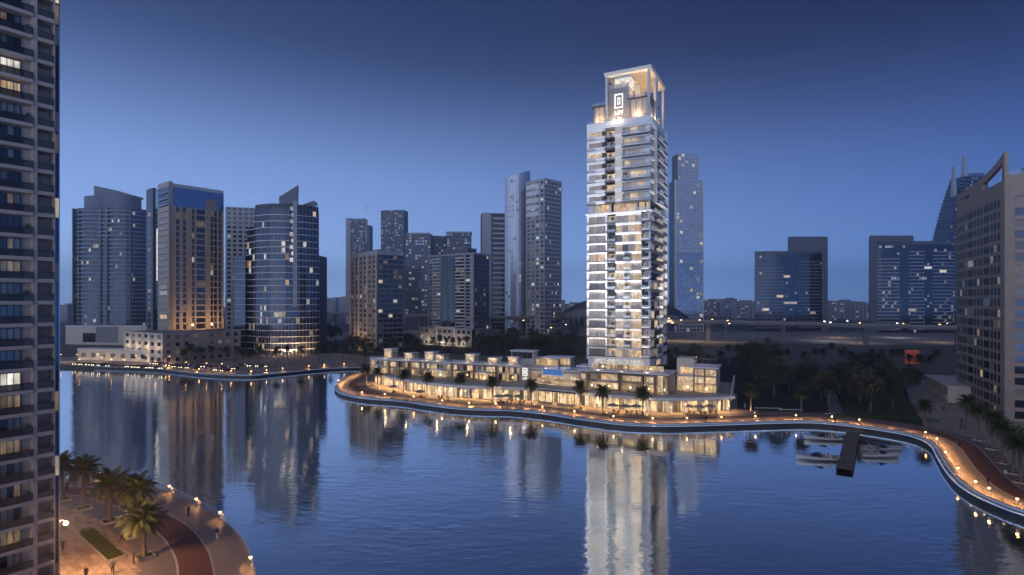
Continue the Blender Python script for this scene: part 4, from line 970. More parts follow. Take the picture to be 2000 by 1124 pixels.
# cream podium in front
p, q, r_ = Vector(G(242, 702)), Vector(G(318, 712)), Vector(G(470, 700)); pod = thing('cream_podium', 'cream three-storey podium with square windows below the brown corner tower', 'building', (q.x, q.y, 0))
Fa, Fb = Face(pod, p - q, (0, 0)), Face(pod, (0, 0), r_ - q)
mb = MB(); mb.prism([Fa.at(.5, -.5), Vector((0, .8)), Fb.at(Fb.W, -.5), Fb.at(Fb.W, -20), Fa.at(.5, -16)], 0, 16.2, 'core_dark', 'grey_wall'); mb.build('core', pod)
grid_face(Fa, 0, 4, 4.05, even_cols(Fa.W, 6, .5), 'cream_wall', {'glass_dark': 4, 'glass_curtain': 3, 'room_dim': 2, 'glass_navy': 2}, .3, .78, 0, .4)
grid_face(Fb, 0, 4, 4.05, even_cols(Fb.W, 9, .45), 'beige_wall', {'glass_dark': 4, 'glass_curtain': 3, 'room_dim': 2, 'glass_navy': 2}, .3, .78, 0, .4)  # same podium; the shade on this side is painted as darker beige
p, q = Vector(G(150, 703)), Vector(G(330, 709)); lowb = thing('low_cream_hall', 'long single-storey cream hall beside the waterfront car park', 'building', (p.x, p.y, 0))
F = Face(lowb, (0, 0), q - p); F.box('wall', 'cream_wall', 0, F.W, 0, 6.0, -9, -.4); F.box('parapet', 'white_wall', -.2, F.W + .2, 6.0, 6.4, -9, .1)
for i in range(9): F.box('window', pick({'room_dim': 2, 'glass_dark': 2, 'glass_curtain': 2}), 3 + i * F.W / 9.2, 6.2 + i * F.W / 9.2, 1.6, 4.2, -.45, -.3)
for i in range(7): qq = F.at((i + .5) * F.W / 7, 3); lamp(lowb, (qq.x, qq.y, 1.2), 300, (1, .70, .38), .4, aim=(-F.n.x, -F.n.y, .3))
for i in range(4): qq = Fa.at((i + .5) * Fa.W / 4, 3); lamp(pod, (qq.x, qq.y, 8.5), 520, (1, .72, .42), .4, aim=(-Fa.n.x, -Fa.n.y, 0))
for u in (6, 18, 30, 42): qq = FM.at(u, 11); lamp(t, (qq.x, qq.y, 18.5), 3000, (1, .60, .30), .6, aim=(-FM.n.x, -FM.n.y, .5))
# --- pale tower behind
Y = 440.0; o = Vector((Xp(466, Y), Y)); t = tower_root('pale_back_tower', 'pale grey tower peeping out between the brown tower and the curved glass tower', o)
W = (490 - 438) / FP * Y; F = Face(t, (-W / 2, 0), (W / 2, 6)); H = Zp(404, Y); F.box('wall', 'lightgrey_wall', 0, F.W, 0, H, -16, -.5)
grid_face(F, 0, 30, H / 30, even_cols(F.W, 5, .6), 'lightgrey_wall', {'glass_dark': 5, 'room_cool': .8, 'glass_navy': 3}, .3, .85, 0, .45, True)
# --- curved glass tower
Y = 345.0; o = Vector((Xp(545, Y), Y)); t = tower_root('curved_glass_tower', 'curved dark glass tower with white floor lines and a pointed roof fin', o)
xl, xr = Xp(496, Y) - o.x, Xp(613, Y) - o.x
front = [Vector((xl, 1)), Vector((xl + 6, -2)), Vector((xl + 12, -4.5))] + arc((xl + 12.0, -4.5), (xr, 9), 4.0, 14)[1:]
plan = front + [Vector((Xp(609, Y + 30) - o.x, 30)), Vector((xl, 30))]
H = Zp(400, Y); mb = MB(); mb.prism([p * .985 + Vector((0, .4)) for p in plan], 0, H, 'core_dark', 'grey_wall'); mb.build('core', t)
sl = [p * 1.02 + Vector((0, -.2)) for p in plan]; mb = MB(); mb.prism(sl, 0, .34, 'white_wall'); sm = mb.mesh('floor_slab')
fh = 3.9; nf = int(H / fh); mb = MB(); litn = 0
for k in range(nf):
    if k: put('floor_slab', sm, t, (0, 0, k * fh - .15))
    for i in range(len(front) - 1):
        Fc = Face(t, front[i], front[i + 1]); nn = max(1, round(Fc.W / 1.7))
        for j in range(nn):
            a, c = Fc.W * j / nn + .05, Fc.W * (j + 1) / nn - .05
            low = k < 5
            r = R.random(); litrow = k in (16, 17, 5, 6) and i < 8
            if r < (.16 if litrow else .045): Fc.box('window', pick({'room_warm': 3, 'room_cool': 3}), a, c, k * fh + .5, (k + 1) * fh - .5, -.1, .1); continue
            Fc.mbox(mb, pick({'glass_navy': 9, 'glass_dark': 5}), a, c, k * fh + .16, (k + 1) * fh - .18, -.12, .03)
            if R.random() < .0: pass
mb.build('curtain_glass', t, kind='stuff')
mb = MB()
for i in range(len(front) - 1):
    Fc = Face(t, front[i], front[i + 1]); nn = max(1, round(Fc.W / 1.7))
    for j in range(nn): Fc.mbox(mb, 'slab_pale', Fc.W * j / nn - .04, Fc.W * j / nn + .04, 0, H, 0, .16)
mb.build('mullions', t, kind='stuff')
Fc = Face(t, front[8], front[9]); Fc.box('light_strip_wall', 'lightgrey_wall', .3, 2.6, 30, H + 2, 0, .7)
for k in range(9): Fc.box('window', 'room_white' if k > 4 else 'room_cool', -1.5 + (k % 2), .3, H - 4 - k * 3.9, H - 1.6 - k * 3.9, .05, .3)
def fin_poly(t, name, P, y0, y1, mt):
    mb = MB(); a = [(x, y0, z) for x, z in P]; c = [(x, y1, z) for x, z in P]; mb.face(a, mt); mb.face(c[::-1], mt)
    for i in range(len(P)): j = (i + 1) % len(P); mb.face([a[i], c[i], c[j], a[j]], mt)
    return mb.build(name, t)
X = lambda px: Xp(px, Y) - o.x
fin_poly(t, 'roof_fin', [(X(543), H), (X(578), H), (X(579), Zp(361, Y)), (X(542), Zp(384, Y))], 2, 3.6, 'bluegrey_wall')
fin_poly(t, 'roof_crest', [(X(578), H), (X(614), H), (X(614), Zp(394, Y)), (X(608), Zp(390, Y)), (X(578), Zp(401, Y))], 4, 5.5, 'bluegrey_wall')
box('side_wing', 'glass_navy', t, (X(459), 16, Zp(498, Y) / 2), (7, 20, Zp(498, Y)))
for k in range(15): box('floor_slab', 'slab_pale', t, (X(459), 15.9, 4 + k * 3.9), (8, 21, .3))
Fs = Face(t, (X(469), 9), (X(497), 3)); Hs_ = Zp(441, Y); Fs.box('step_core', 'core_dark', .1, Fs.W - .1, 0, Hs_, -16, -.3); mb = MB()
for k in range(int(Hs_ / 3.9)):
    Fs.box('floor_slab', 'white_wall', -.6, Fs.W + .4, (k + 1) * 3.9 - .2, (k + 1) * 3.9 + .14, -14, .7)
    for j in range(5):
        Fs.box('window', pick({'glass_navy': 6, 'glass_dark': 5, 'room_warm': 2.5 if k in (13, 14, 3, 4) else .25, 'room_cool': .3}), Fs.W * j / 5 + .08, Fs.W * (j + 1) / 5 - .08, k * 3.9 + .3, k * 3.9 + 3.6, -.3, 0)
for i in range(5):
    Fc = Face(t, front[3 + 2 * i], front[4 + 2 * i]); qq = Fc.at(1, 5); lamp(t, (qq.x, qq.y, 3), 3600, (1, .62, .32), .5, aim=(-Fc.n.x, -Fc.n.y, .5))
o2 = Vector((Xp(617, 420), 420)); t = tower_root('slim_dark_tower', 'slim dark tower sliver behind the curved glass tower', o2); Hs = Zp(500, 420); box('wall', 'bluegrey_wall', t, (0, 8, Hs / 2), (6, 16, Hs))
for k in range(16): box('floor_band', 'slab_dark', t, (0, 7.9, 5 + k * 4), (6.3, 16.2, .6))
# --- two-face residential towers in the middle
def corner_tower(name, label, Y, pl, pc, pr, ptop, fh, nL, nR, wallL, wallR, glassL, glassR, yaw=.5, balc=True, parts=260, sill=.3, head=.88, fracL=.6, fracR=.7, z0=0):
    o = Vector((Xp(pc, Y), Y)); t = tower_root(name, label, o)
    dR = Vector((math.cos(yaw), math.sin(yaw))); dLf = Vector((-dR.y, dR.x))
    dLf = Vector((-math.cos(PI / 2 - yaw), math.sin(PI / 2 - yaw))) if False else dLf
    WR, WL = ulen(pr, dR, o), ulen(pl, dLf, o)
    FLf, FRt = Face(t, dLf * WL, (0, 0)), Face(t, (0, 0), dR * WR); H = Zp(ptop, Y); nf = int((H - z0) / fh); 
    mb = MB(); mb.prism([FLf.at(.6, -.6), Vector((0, 0)) - FLf.n * .6 - FRt.n * .6, FRt.at(WR - .6, -.6), FRt.at(WR - .6, -WL + .6)], 0, H - .5, 'core_dark', 'grey_wall'); mb.build('core', t)
    rest = [parts]
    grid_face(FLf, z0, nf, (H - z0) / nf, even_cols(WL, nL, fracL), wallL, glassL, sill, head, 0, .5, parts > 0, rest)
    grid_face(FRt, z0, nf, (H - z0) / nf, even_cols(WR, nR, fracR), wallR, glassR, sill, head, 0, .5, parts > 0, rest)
    return t, FLf, FRt, WL, WR, H, nf
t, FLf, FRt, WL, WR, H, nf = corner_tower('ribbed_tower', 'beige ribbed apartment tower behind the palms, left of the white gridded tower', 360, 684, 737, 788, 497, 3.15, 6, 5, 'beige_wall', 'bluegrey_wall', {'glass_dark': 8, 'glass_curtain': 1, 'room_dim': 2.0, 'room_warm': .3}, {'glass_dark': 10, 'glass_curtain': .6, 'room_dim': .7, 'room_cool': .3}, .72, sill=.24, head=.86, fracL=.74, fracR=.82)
FLf.box('roof_parapet', 'lightgrey_wall', -.2, WL, H, H + 2.6, -1, .2); FRt.box('roof_parapet', 'lightgrey_wall', 0, WR, H - .02, H + 2.5, -1, .21)
for i in range(7): FLf.box('rib', 'beige_wall' if i % 2 else 'cream_wall', WL * i / 6.2, WL * i / 6.2 + .8, 0, H, 0, .7)
for k in range(1, nf): FRt.box('balcony_slab', 'grey_wall', 1, WR - .5, k * H / nf - .2, k * H / nf + .5, -.2, 1.0)
qq = FLf.at(WL * .5, 6); lamp(t, (qq.x, qq.y, 4), 4200, (1, .66, .36), .5, aim=(-FLf.n.x, -FLf.n.y, .6))
mb = MB(); mb.prism([FLf.at(3, -2), FRt.at(6, -2), FRt.at(8, -8), FLf.at(3, -9)], H, H + 4, 'bluegrey_wall'); mb.build('roof_plant', t)
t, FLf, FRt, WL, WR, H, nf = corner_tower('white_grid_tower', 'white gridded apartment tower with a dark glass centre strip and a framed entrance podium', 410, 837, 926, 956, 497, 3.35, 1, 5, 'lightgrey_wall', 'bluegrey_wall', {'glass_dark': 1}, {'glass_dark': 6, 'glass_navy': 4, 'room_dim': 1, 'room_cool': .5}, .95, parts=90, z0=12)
nf = 22; fh = (H - 12) / nf
for k in range(nf):
    z = 12 + k * fh
    for a, c in ((.02, .09), (.11, .185), (.195, .27), (.62, .70), (.71, .79), (.83, .91)):
        FLf.box('window', pick({'glass_dark': 8, 'glass_curtain': 2, 'room_dim': 1.4, 'room_cool': .4}), WL * a, WL * c, z + .7, z + fh - .35, .0, .1)
    for a, c in ((.1, .28), (.61, .80)): FLf.box('balcony_slab', 'white_wall', WL * a, WL * c, z, z + .8, 0, .75)
    FLf.box('spandrel', 'lightgrey_wall', 0, WL, z - .25, z + .55, -.4, .15)
FLf.box('glass_strip', 'glass_dark', WL * .30, WL * .44, 12, H - 2, -.3, .3); FLf.box('glass_strip', 'glass_dark', WL * .46, WL * .60, 12, H - 2, -.3, .32)
for a in (0, .095, .285, .805, .95): FLf.box('rib', 'lightgrey_wall', WL * a, WL * a + .7, 12, H + .3, 0, .5)
FLf.box('cornice', 'lightgrey_wall', -.8, WL + .5, H, H + 1.2, -3, .9); FRt.box('cornice', 'lightgrey_wall', 0.92, WR + .5, H + .02, H + 1.18, -3, .9)
FLf.box('roof_plant', 'bluegrey_wall', WL * .25, WL * .8, H + 1.2, H + 5.5, -14, -4)
po = Face(t, FLf.at(-6, 4), FLf.at(WL + 1, 4)); PW = po.W
grid_face(po, 0, 3, 4.3, even_cols(PW, 11, .6), 'lightgrey_wall', {'glass_dark': 4, 'room_dim': 3, 'room_warm': 1.2, 'glass_curtain': 2}, .25, .8, 0, .5)
frame(po, 'entrance_frame', 'white_wall', PW * .34, PW * .70, 2, 14.5, 1.3, -.5, .9); po.box('podium_roof', 'lightgrey_wall', -1, PW + 1, 12.9, 13.6, -12, .5)
po2 = Face(t, FRt.at(1, 4), FRt.at(WR + 8, 4)); po2.box('podium_wing', 'grey_wall', 0, po2.W, 0, 12.5, -4, 0)
for uu in (.2, .5, .8): qq = po.at(PW * uu, 5); lamp(t, (qq.x, qq.y, 2.5), 1500, (1, .76, .48), .5, aim=(-po.n.x, -po.n.y, .5))
# --- far hazy towers
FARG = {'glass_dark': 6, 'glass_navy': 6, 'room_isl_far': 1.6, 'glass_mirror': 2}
def slab_tower(name, label, Y, px0, px1, ptop, fh, ncol, wall, glass, dep=18, yaw=0., parts=0, sill=.25, head=.9, frac=.75, tops=None):
    W = (px1 - px0) / FP * Y; o = Vector((Xp((px0 + px1) / 2, Y), Y)); t = tower_root(name, label, o); H = Zp(ptop, Y)
    s_ = W / 2 * math.sin(yaw); F = Face(t, (-W / 2, -s_), (W / 2, s_)); F.box('wall', wall, .02, F.W - .02, 0, H, -dep, -.5)
    nf = int(H / fh); grid_face(F, 0, nf, H / nf, even_cols(F.W, ncol, frac), wall, glass, sill, head, 0, .4, parts > 0, [parts] if parts else None)
    return t, F, H
t, F, H = slab_tower('far_twin_tower', 'far hazy speckled tower with a lower shoulder, behind the ribbed tower', 850, 676, 712, 427, 3.6, 10, 'bluegrey_wall', FARG); F.box('shoulder', 'bluegrey_wall', F.W, F.W + 8, 0, H - 10, -18, -1); F.box('edge_wall', 'lightgrey_wall', -.5, 6, 0, H + .5, -10, .3)
mb = MB()
for k in range(40):
    if R.random() < .6: F.mbox(mb, 'room_isl_far', F.W + 1, F.W + 3, k * 3.6 + 60, k * 3.6 + 62, -1, -.8)
mb.build('window_rows', t, kind='stuff')
slab_tower('far_plain_tower', 'far square-topped hazy tower speckled with lit windows', 850, 743, 790, 411, 3.6, 12, 'bluegrey_wall', FARG, yaw=-.15)
t, F, H = slab_tower('far_stepped_tower', 'far hazy banded block with a flat cap, left of the white gridded tower', 760, 791, 842, 458, 3.8, 8, 'bluegrey_wall', FARG); F.box('roof_cap', 'lightgrey_wall', 2, F.W - 2, H, H + 2, -14, 1)
slab_tower('far_wide_tower', 'far hazy wide block rising behind the white gridded tower', 800, 832, 876, 461, 3.8, 9, 'bluegrey_wall', FARG, yaw=.2)
t, F, H = slab_tower('far_capped_tower', 'far hazy block with overhanging cap behind the white gridded tower', 780, 872, 919, 456, 3.8, 8, 'bluegrey_wall', FARG); F.box('roof_cap', 'lightgrey_wall', -1, F.W + 1, H, H + 2.2, -16, 1.5)
t, F, H = slab_tower('banded_slab_tower', 'hazy grey slab tower with dark horizontal bands beside the slanted glass tower', 560, 942, 1000, 417, 4.2, 1, 'bluegrey_wall', {'glass_dark': 1}, yaw=.15, frac=.5)
for k in range(22): F.box('band', 'slab_pale', F.W * .35, F.W - .5, 12 + k * 4.9, 13.6 + k * 4.9, 0, .8)
F.box('edge_wall', 'lightgrey_wall', 0, F.W * .3, 0, H + .3, -2, .4)
# slanted glass tower
Y = 545.0; o = Vector((Xp(1010, Y), Y)); t = tower_root('slanted_glass_tower', 'pale curved glass tower with a slanted top beside the twin-faced white tower', o)
xa, xb = Xp(986, Y) - o.x, Xp(1036, Y) - o.x; front = arc((xa, 5), (xb, 9), 7, 10); H0, H1 = Zp(347, Y), Zp(330, Y)
mb = MB(); base = front + [Vector((Xp(1036, Y + 26) - o.x, 26)), Vector((xa, 26))]; nB = len(base)
mb.v = [(p.x, p.y, 0) for p in base] + [(p.x, p.y, H0 + (H1 - H0) * max(0, (p.x - xa) / (xb - xa)) ** 1.3) for p in base]
k1 = mb.m('pale_glass')
for i in range(nB): j = (i + 1) % nB; mb.f.append((i, j, nB + j, nB + i)); mb.mi.append(k1)
mb.f.append(tuple(range(nB, 2 * nB))); mb.mi.append(k1); mb.build('glass_body', t)
mb = MB()
for k in range(int(H0 / 4)):
    for i in range(10):
        Fc = Face(t, front[i], front[i + 1]); Fc.mbox(mb, pick({'slab_pale': .4, 'room_isl_far': .12, 'pale_glass': 5, 'lightgrey_wall': .3}), .1, Fc.W - .1, k * 4 + .5, k * 4 + 3.4, -.1, .12)
mb.build('window_rows', t, kind='stuff')
for k in range(5): 
    Fc = Face(t, front[1], front[3]); Fc.box('band', 'white_wall', 0, Fc.W, H0 - 18 - k * 5, H0 - 15.5 - k * 5, 0, .8)
t, FLf, FRt, WL, WR, H, nf = corner_tower('twin_faced_white_tower', 'pale twin-faced office tower with bright upper windows left of the lit white tower', 520, 1027, 1064, 1097, 352, 3.9, 4, 8, 'lightgrey_wall', 'lightgrey_wall', {'glass_dark': 4, 'glass_curtain': 2, 'room_dim': 2, 'room_cool': 1}, {'glass_navy': 7, 'room_cool': 1.2, 'glass_dark': 4}, .75, parts=290)
for k in range(5): FLf.box('band', 'white_wall', 1, WL * .7, H - 6 - k * 6.5, H - 2 - k * 6.5, 0, .5)
FLf.box('roof_parapet', 'lightgrey_wall', 0, WL, H, H + 2, -3, .1); FRt.box('roof_parapet', 'lightgrey_wall', 0, WR, H + .01, H + 1.9, -3, .12)
# blue glass tower right of the lit tower
Y = 620.0; o = Vector((Xp(1347, Y), Y)); t = tower_root('blue_glass_tower', 'blue glass office tower with a stepped top right of the lit white tower', o)
W = 55 / FP * Y; F = Face(t, (-W / 2, -2), (W / 2, 2)); H = Zp(352, Y); Ht = Zp(301, Y)
F.box('core', 'core_dark', .2, W - .2, 0, H, -20, -.4); rest = [150]
nf = 42
h2 = H / nf; cl = even_cols(F.W, 8, .86, .2)
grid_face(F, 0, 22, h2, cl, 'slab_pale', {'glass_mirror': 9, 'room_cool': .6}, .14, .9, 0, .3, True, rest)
grid_face(F, 22 * h2, nf - 22, h2, cl, 'slab_pale', {'pale_glass': 9, 'room_cool': .5}, .14, .9, 0, .3, True, [140])  # sky reflection put into the colour: paler panes on the upper storeys
F3 = Face(t, (-W / 2 + 2, -1.8), (W / 2 - 5, 1.6)); F3.zo = 0
F3.box('core', 'core_dark', .2, F3.W - .2, H, Ht, -16, -.4)
grid_face(F3, H, 8, (Ht - H) / 8, even_cols(F3.W, 6, .86, .2), 'slab_pale', {'pale_glass': 9, 'room_cool': .9}, .14, .9, 0, .3, True)
F.box('edge', 'white_wall', -.6, 0, 0, H, -3, .2); F.box('edge', 'white_wall', F.W, F.W + .6, 0, H, -3, .2)
# framed towers on the right
def framed(name, label, Y, px0, px1, pt0, pt1, side, seed):
    o = Vector((Xp((px0 + px1) / 2, Y), Y)); t = tower_root(name, label, o); xa, xb = Xp(px0, Y) - o.x, Xp(px1, Y) - o.x; W = xb - xa
    H = Zp(pt0, Y); Hf = Zp(pt1, Y); w = W * .085
    fx = xb - w if side > 0 else xa
    mb = MB(); sk = lambda px, d: Xp(px, Y + d) - o.x
    bx0, bx1 = (sk(px1, 24) - w, sk(px1, 24)) if side > 0 else (sk(px0, 24) + 1, sk(px0, 24) + 1 + w)
    mb.prism([(fx, -3), (fx + w, -3), (bx1, 24), (bx0, 24)], 0, Hf, 'bluegrey_wall'); mb.build('frame_wall', t)
    ta, tb = (xa + W * .45, xb - w) if side > 0 else (xa + w, xa + W * .5)
    mb = MB(); mb.prism([(ta, -2.9), (tb, -2.9), (tb + 10, 20), (ta + 10, 20)], H + 2, Hf - .05, 'bluegrey_wall'); mb.build('roof_beam', t)
    fa, fb = (xa, xb - w * .55) if side > 0 else (xa + w * .9, xb)
    front = arc((fa, 3), (fb, 3), 5, 10); plan = front + [Vector((fb + 8, 22)), Vector((fa + 14, 22))]
    mb = MB(); mb.prism(plan, 0, H, 'glass_navy', 'grey_wall'); mb.build('glass_body', t)
    mb = MB(); mb.prism([p * 1.004 + Vector((0, -.3)) for p in plan], H, H + 3.5, 'bluegrey_wall'); mb.build('roof_storey', t)
    fh = 3.75; nf = int(H / fh); mb = MB()
    for k in range(nf):
        for i in range(10):
            Fc = Face(t, front[i], front[i + 1])
            for j in range(3):
                if R.random() < .35: Fc.mbox(mb, pick({'glass_dark': 6, 'glass_navy': 3, 'room_isl_far': 2.6 if seed else .5}), Fc.W * j / 3 + .2, Fc.W * (j + 1) / 3 - .2, k * fh + .6, k * fh + 3, -.2, .06)
        for g in ((0, 3), (4, 6), (7, 10)) if seed else ((0, 4), (6, 10)):
            if k and k < nf * (.95 if g[0] else .85):
                Fc = Face(t, front[g[0]], front[g[1]]); Fc.box('balcony_slab', 'slab_pale' if seed else 'slab_mid', .5, Fc.W - .5, k * fh - .35, k * fh + .35, -1.0, 1.2)
    mb.build('window_rows', t, kind='stuff')
    for k in range(6 if not seed else 3):
        i = R.randrange(1, 9); z = R.randrange(2, nf - 3) * fh; Fc = Face(t, front[i], front[i + 1]); Fc.box('window', 'room_cool', .3, Fc.W - .3, z + .5, z + 3.2, 0, .25)
    return t
framed('framed_tower', 'dark glass tower with a grey frame on its right edge, behind the viaduct', 640, 1476, 1614, 497, 463, 1, 0)
framed('framed_tower', 'white-banded glass tower with a grey frame on its left edge, next to the brown block', 600, 1695, 1866, 478, 461, -1, 1)
# sail tower far right
Y = 700.0; o = Vector((Xp(1870, Y), Y)); t = tower_root('sail_tower', 'far tapering curved tower with twin spires behind the brown block', o)
mb = MB(); lev = []
NL = 44
for k in range(NL + 1):
    s = k / NL; z = s * Zp(345, Y); lev.append((-25 + 36 * s ** 2.0, 38, z))
for k in range(NL):
    a, b_, z = lev[k]; hh = lev[1][2]; box('storey', 'glass_navy', t, ((a + b_) / 2, 12, z + hh / 2), (b_ - a, 24, hh - .3)); box('floor_slab', 'slab_mid', t, ((a + b_) / 2 - .8, 11.8, z + hh), (b_ - a + 1.6, 25.4, .35))
    for j in range(7):
        if R.random() < .35: mb.box((a + 2 + j * (b_ - a) / 7.2, -.1, z + 2), (1.8, .3, 1.8), 'room_isl_far')
mb.build('window_rows', t, kind='stuff')
zt_ = lev[-1][2]
for xx, h in ((0, 14), (13, 28)): 
    mb = MB(); mb.box((xx, 6, zt_ + h / 2 - 12), (5, 5, h + 24), 'lightgrey_wall', 0, .45); mb.build('spire', t)
for xx in (24, 34): box('crown_beam', 'slab_pale', t, (xx, 6, zt_ + 6), (12, 1.2, 1.2)); box('crown_glass', 'glass_mirror', t, (xx, 10, zt_ + 2), (10, 8, 6))
# ================================================================ viaduct, station, far blocks, lamps
va, vb = Vector((-330, 690)), Vector((400, 372)); vd = (vb - va); vL = vd.length; vdn = vd / vL; vn = Vector((vdn.y, -vdn.x))
via = thing('metro_viaduct', 'long elevated metro viaduct on square piers behind the park', 'viaduct', (va.x, va.y, 0)); va_ = math.atan2(vdn.y, vdn.x)
def vz(s): return 20.0 - 8.0 * s / vL
npier = 14
for i in range(npier):
    s = vL * (i + .5) / npier; c = vdn * s; ds = vL / npier
    box('pier', 'concrete', via, (c.x, c.y, vz(s) / 2 - .6), (3.2, 3.2, vz(s) - 1.0), va_)
    box('pier_cap', 'concrete', via, (c.x, c.y, vz(s) - .8), (4.0, 8.5, 1.6), va_)
    box('deck_span', 'concrete', via, (c.x, c.y, vz(s) + .9), (ds - .1, 10, 1.8), va_)
    for sg in (1, -1):
        q = c + vn * 4.9 * sg; box('parapet', 'grey_wall', via, (q.x, q.y, vz(s) + 2.4), (ds - .05, .3, 1.3), va_)
    for j in range(4):
        q = c + vdn * (ds * (j / 4 - .375)) + vn * 4.4; box('catenary_mast', 'metal_grey', via, (q.x, q.y, vz(s) + 4.5), (.18, .18, 5.4), va_)
# station shell
st = thing('metro_station', 'low curved shell-roofed metro station half hidden behind the lit white tower', 'station', (Xp(1215, 520), 520, 0))
mb = MB(); nu, nv = 28, 10; k_ = mb.m('shell_bronze') if 'shell_bronze' in MATS else None
mat('shell_bronze', (.10, .105, .12), .35, metal=.6, var=.15)
k_ = mb.m('shell_bronze')
for i in range(nu + 1):
    x = -1 + 2 * i / nu; w = max(.03, (1 - abs(x) ** 2.2)) ; 
    for j in range(nv + 1):
        a = PI * j / nv; mb.v.append((x * 62, -math.cos(a) * 15 * w, 20 + 19 * math.sin(a) * w ** .8 - 3 * (1 - w)))
for i in range(nu):
    for j in range(nv): a = i * (nv + 1) + j; mb.f.append((a, a + nv + 1, a + nv + 2, a + 1)); mb.mi.append(k_)
mb.build('shell_roof', st, smooth=True)
box('concourse', 'glass_navy', st, (0, 0, 16), (96, 22, 9)); box('base', 'concrete', st, (0, 0, 5.7), (80, 14, 11.4))
for i in range(20): box('concourse_rib', 'slab_pale', st, (-46 + i * 4.84, -11.1, 16), (.3, .3, 9))
# far low blocks on the skyline
specs = [(624, 655, 584, 1500), (652, 690, 581, 1700), (1100, 1142, 594, 900), (1375, 1418, 586, 1300), (1416, 1440, 584, 1250), (1438, 1478, 589, 1150), (1614, 1634, 590, 1000), (1640, 1672, 588, 1100), (1670, 1700, 592, 1000), (1345, 1380, 589, 1500), (112, 132, 596, 900), (1060, 1104, 586, 1600), (790, 830, 600, 800), (1300, 1330, 592, 1200)]
places = ['left of the ribbed tower, nearer of two', 'left of the ribbed tower, farther of two', 'left of the metro shell', 'between blue glass and framed towers, widest', 'between blue glass and framed towers, slimmest', 'hard against the dark framed tower', 'just right of the dark framed tower', 'midway between the two framed towers', 'just left of the white-banded tower', 'behind the foot of the blue glass tower', 'beside the dark apartment block', 'behind the twin-faced office tower', 'behind the round-lit bridge lamp', 'right of the lit tower']
for (a, b_, py, Y), pl in zip(specs, places):
    o = Vector((Xp((a + b_) / 2, Y), Y)); W = (b_ - a) / FP * Y; H = max(8, Zp(py, Y)); t = thing('far_low_block', 'far hazy low block on the skyline ' + pl, 'building', (o.x, o.y, 0), 0, 'far low blocks on the skyline')
    box('wall', 'lightgrey_wall', t, (0, 15, H / 2), (W, 30, H)); box('roof', 'grey_wall', t, (W * .1, 15, H + 1.2), (W * .5, 14, 2.4))
    mb = MB(); nx, nz = max(4, int(W / 7)), max(2, int(H / 4.2))
    for i in range(nx):
        for j in range(nz): mb.box((-W / 2 + W * (i + .5) / nx, -.1, H * (j + .5) / nz), (W / nx * .55, .4, H / nz * .5), pick({'glass_dark': 5, 'room_isl_far': 1.5, 'glass_navy': 2}))
    mb.build('window_rows', t, kind='stuff')
    for j in range(1, nz): box('floor_band', 'slab_pale', t, (0, 14.9, H * j / nz), (W + .6, 30.6, .5))
# street lamps
mb = MB(); mb.tube([(0, 0, 0), (0, 0, 9), (.6, 0, 9.8), (1.8, 0, 10)], [.13, .08, .06, .05], 'metal_grey', 6); SLP = mb.mesh('lamp_post')
mb = MB(); mb.box((1.9, 0, 9.93), (1.1, .5, .22), 'lamp_warm'); SLH = mb.mesh('lamp_head')
mb = MB(); mb.box((1.9, 0, 9.93), (1.2, .55, .25), 'lamp_white'); SLW = mb.mesh('lamp_head')
sl = [(1306, 622, 480, 0), (1313, 631, 440, 0), (1330, 625, 470, 0), (1345, 628, 520, 1), (1366, 625, 460, 0), (1391, 624, 450, 0), (1421, 626, 450, 0), (1424, 632, 430, 0), (1610, 628, 480, 1), (1622, 630, 470, 1), (1634, 634, 520, 0), (1655, 627, 560, 1), (1679, 631, 450, 0), (1690, 634, 430, 0), (1752, 632, 520, 1), (1764, 632, 520, 0), (1835, 634, 460, 0), (1850, 632, 520, 0), (832, 614, 640, 0), (1022, 626, 470, 0), (1076, 640, 430, 0), (1105, 634, 440, 0), (760, 622, 520, 0)]
for i, (px, py, Y, w) in enumerate(sl):
    t = thing('street_lamp', (f'{ordn(i)} bright street lamp behind the viaduct, counted from the lit tower eastward' if i < 18 else f'{ordn(i - 18)} distant street lamp left of the lit tower, among the hazy towers'), 'street lamp', (Xp(px, Y) - 1.8, Y, 0), 0, 'street lamps on the far road')
    hs = Zp(py, Y) / 10; put('lamp_post', SLP, t, (0, 0, 0), 0, (1, 1, hs)); h = put('lamp_head', SLW if w else SLH, t, (0, 0, 9.93 * (hs - 1)))
    if i % 2 == 0: lamp(t, (1.9, 0, 9.93 * hs - .4), 5000, (1, .70, .40) if not w else (.9, .95, 1), .3, aim=DOWN, cone=150)
# the lamps' ground: their masts stand on the raised road bank
bank = [(va + vdn * (vL * s) - vn * 30) for s in (.30, 1.0)]
# lamps in the car park and along the far esplanade
cp = [(116, 697), (147, 697), (188, 696), (262, 699), (328, 701), (152, 708), (214, 708), (240, 709), (300, 712), (360, 714), (400, 716), (430, 717)]
for i, (px, py) in enumerate(cp):
    Y = G(px, py + 11)[1]; h = 4.0
    t = thing('car_park_lamp', f'{ordn(i)} glowing post lamp in the waterfront car park, back row first', 'street lamp', (Xp(px, Y), Y, 0), 0, 'car park lamps')
    o_ = put('lamp_post', SLP, t, (0, 0, 0), 0, (.42, .42, .42)); put('lamp_head', SLH, t, (0, 0, 0), 0, (.42, .42, .42)); lamp(t, (.8, 0, 3.9), 600, (1, .60, .28), .2, aim=DOWN, cone=150)
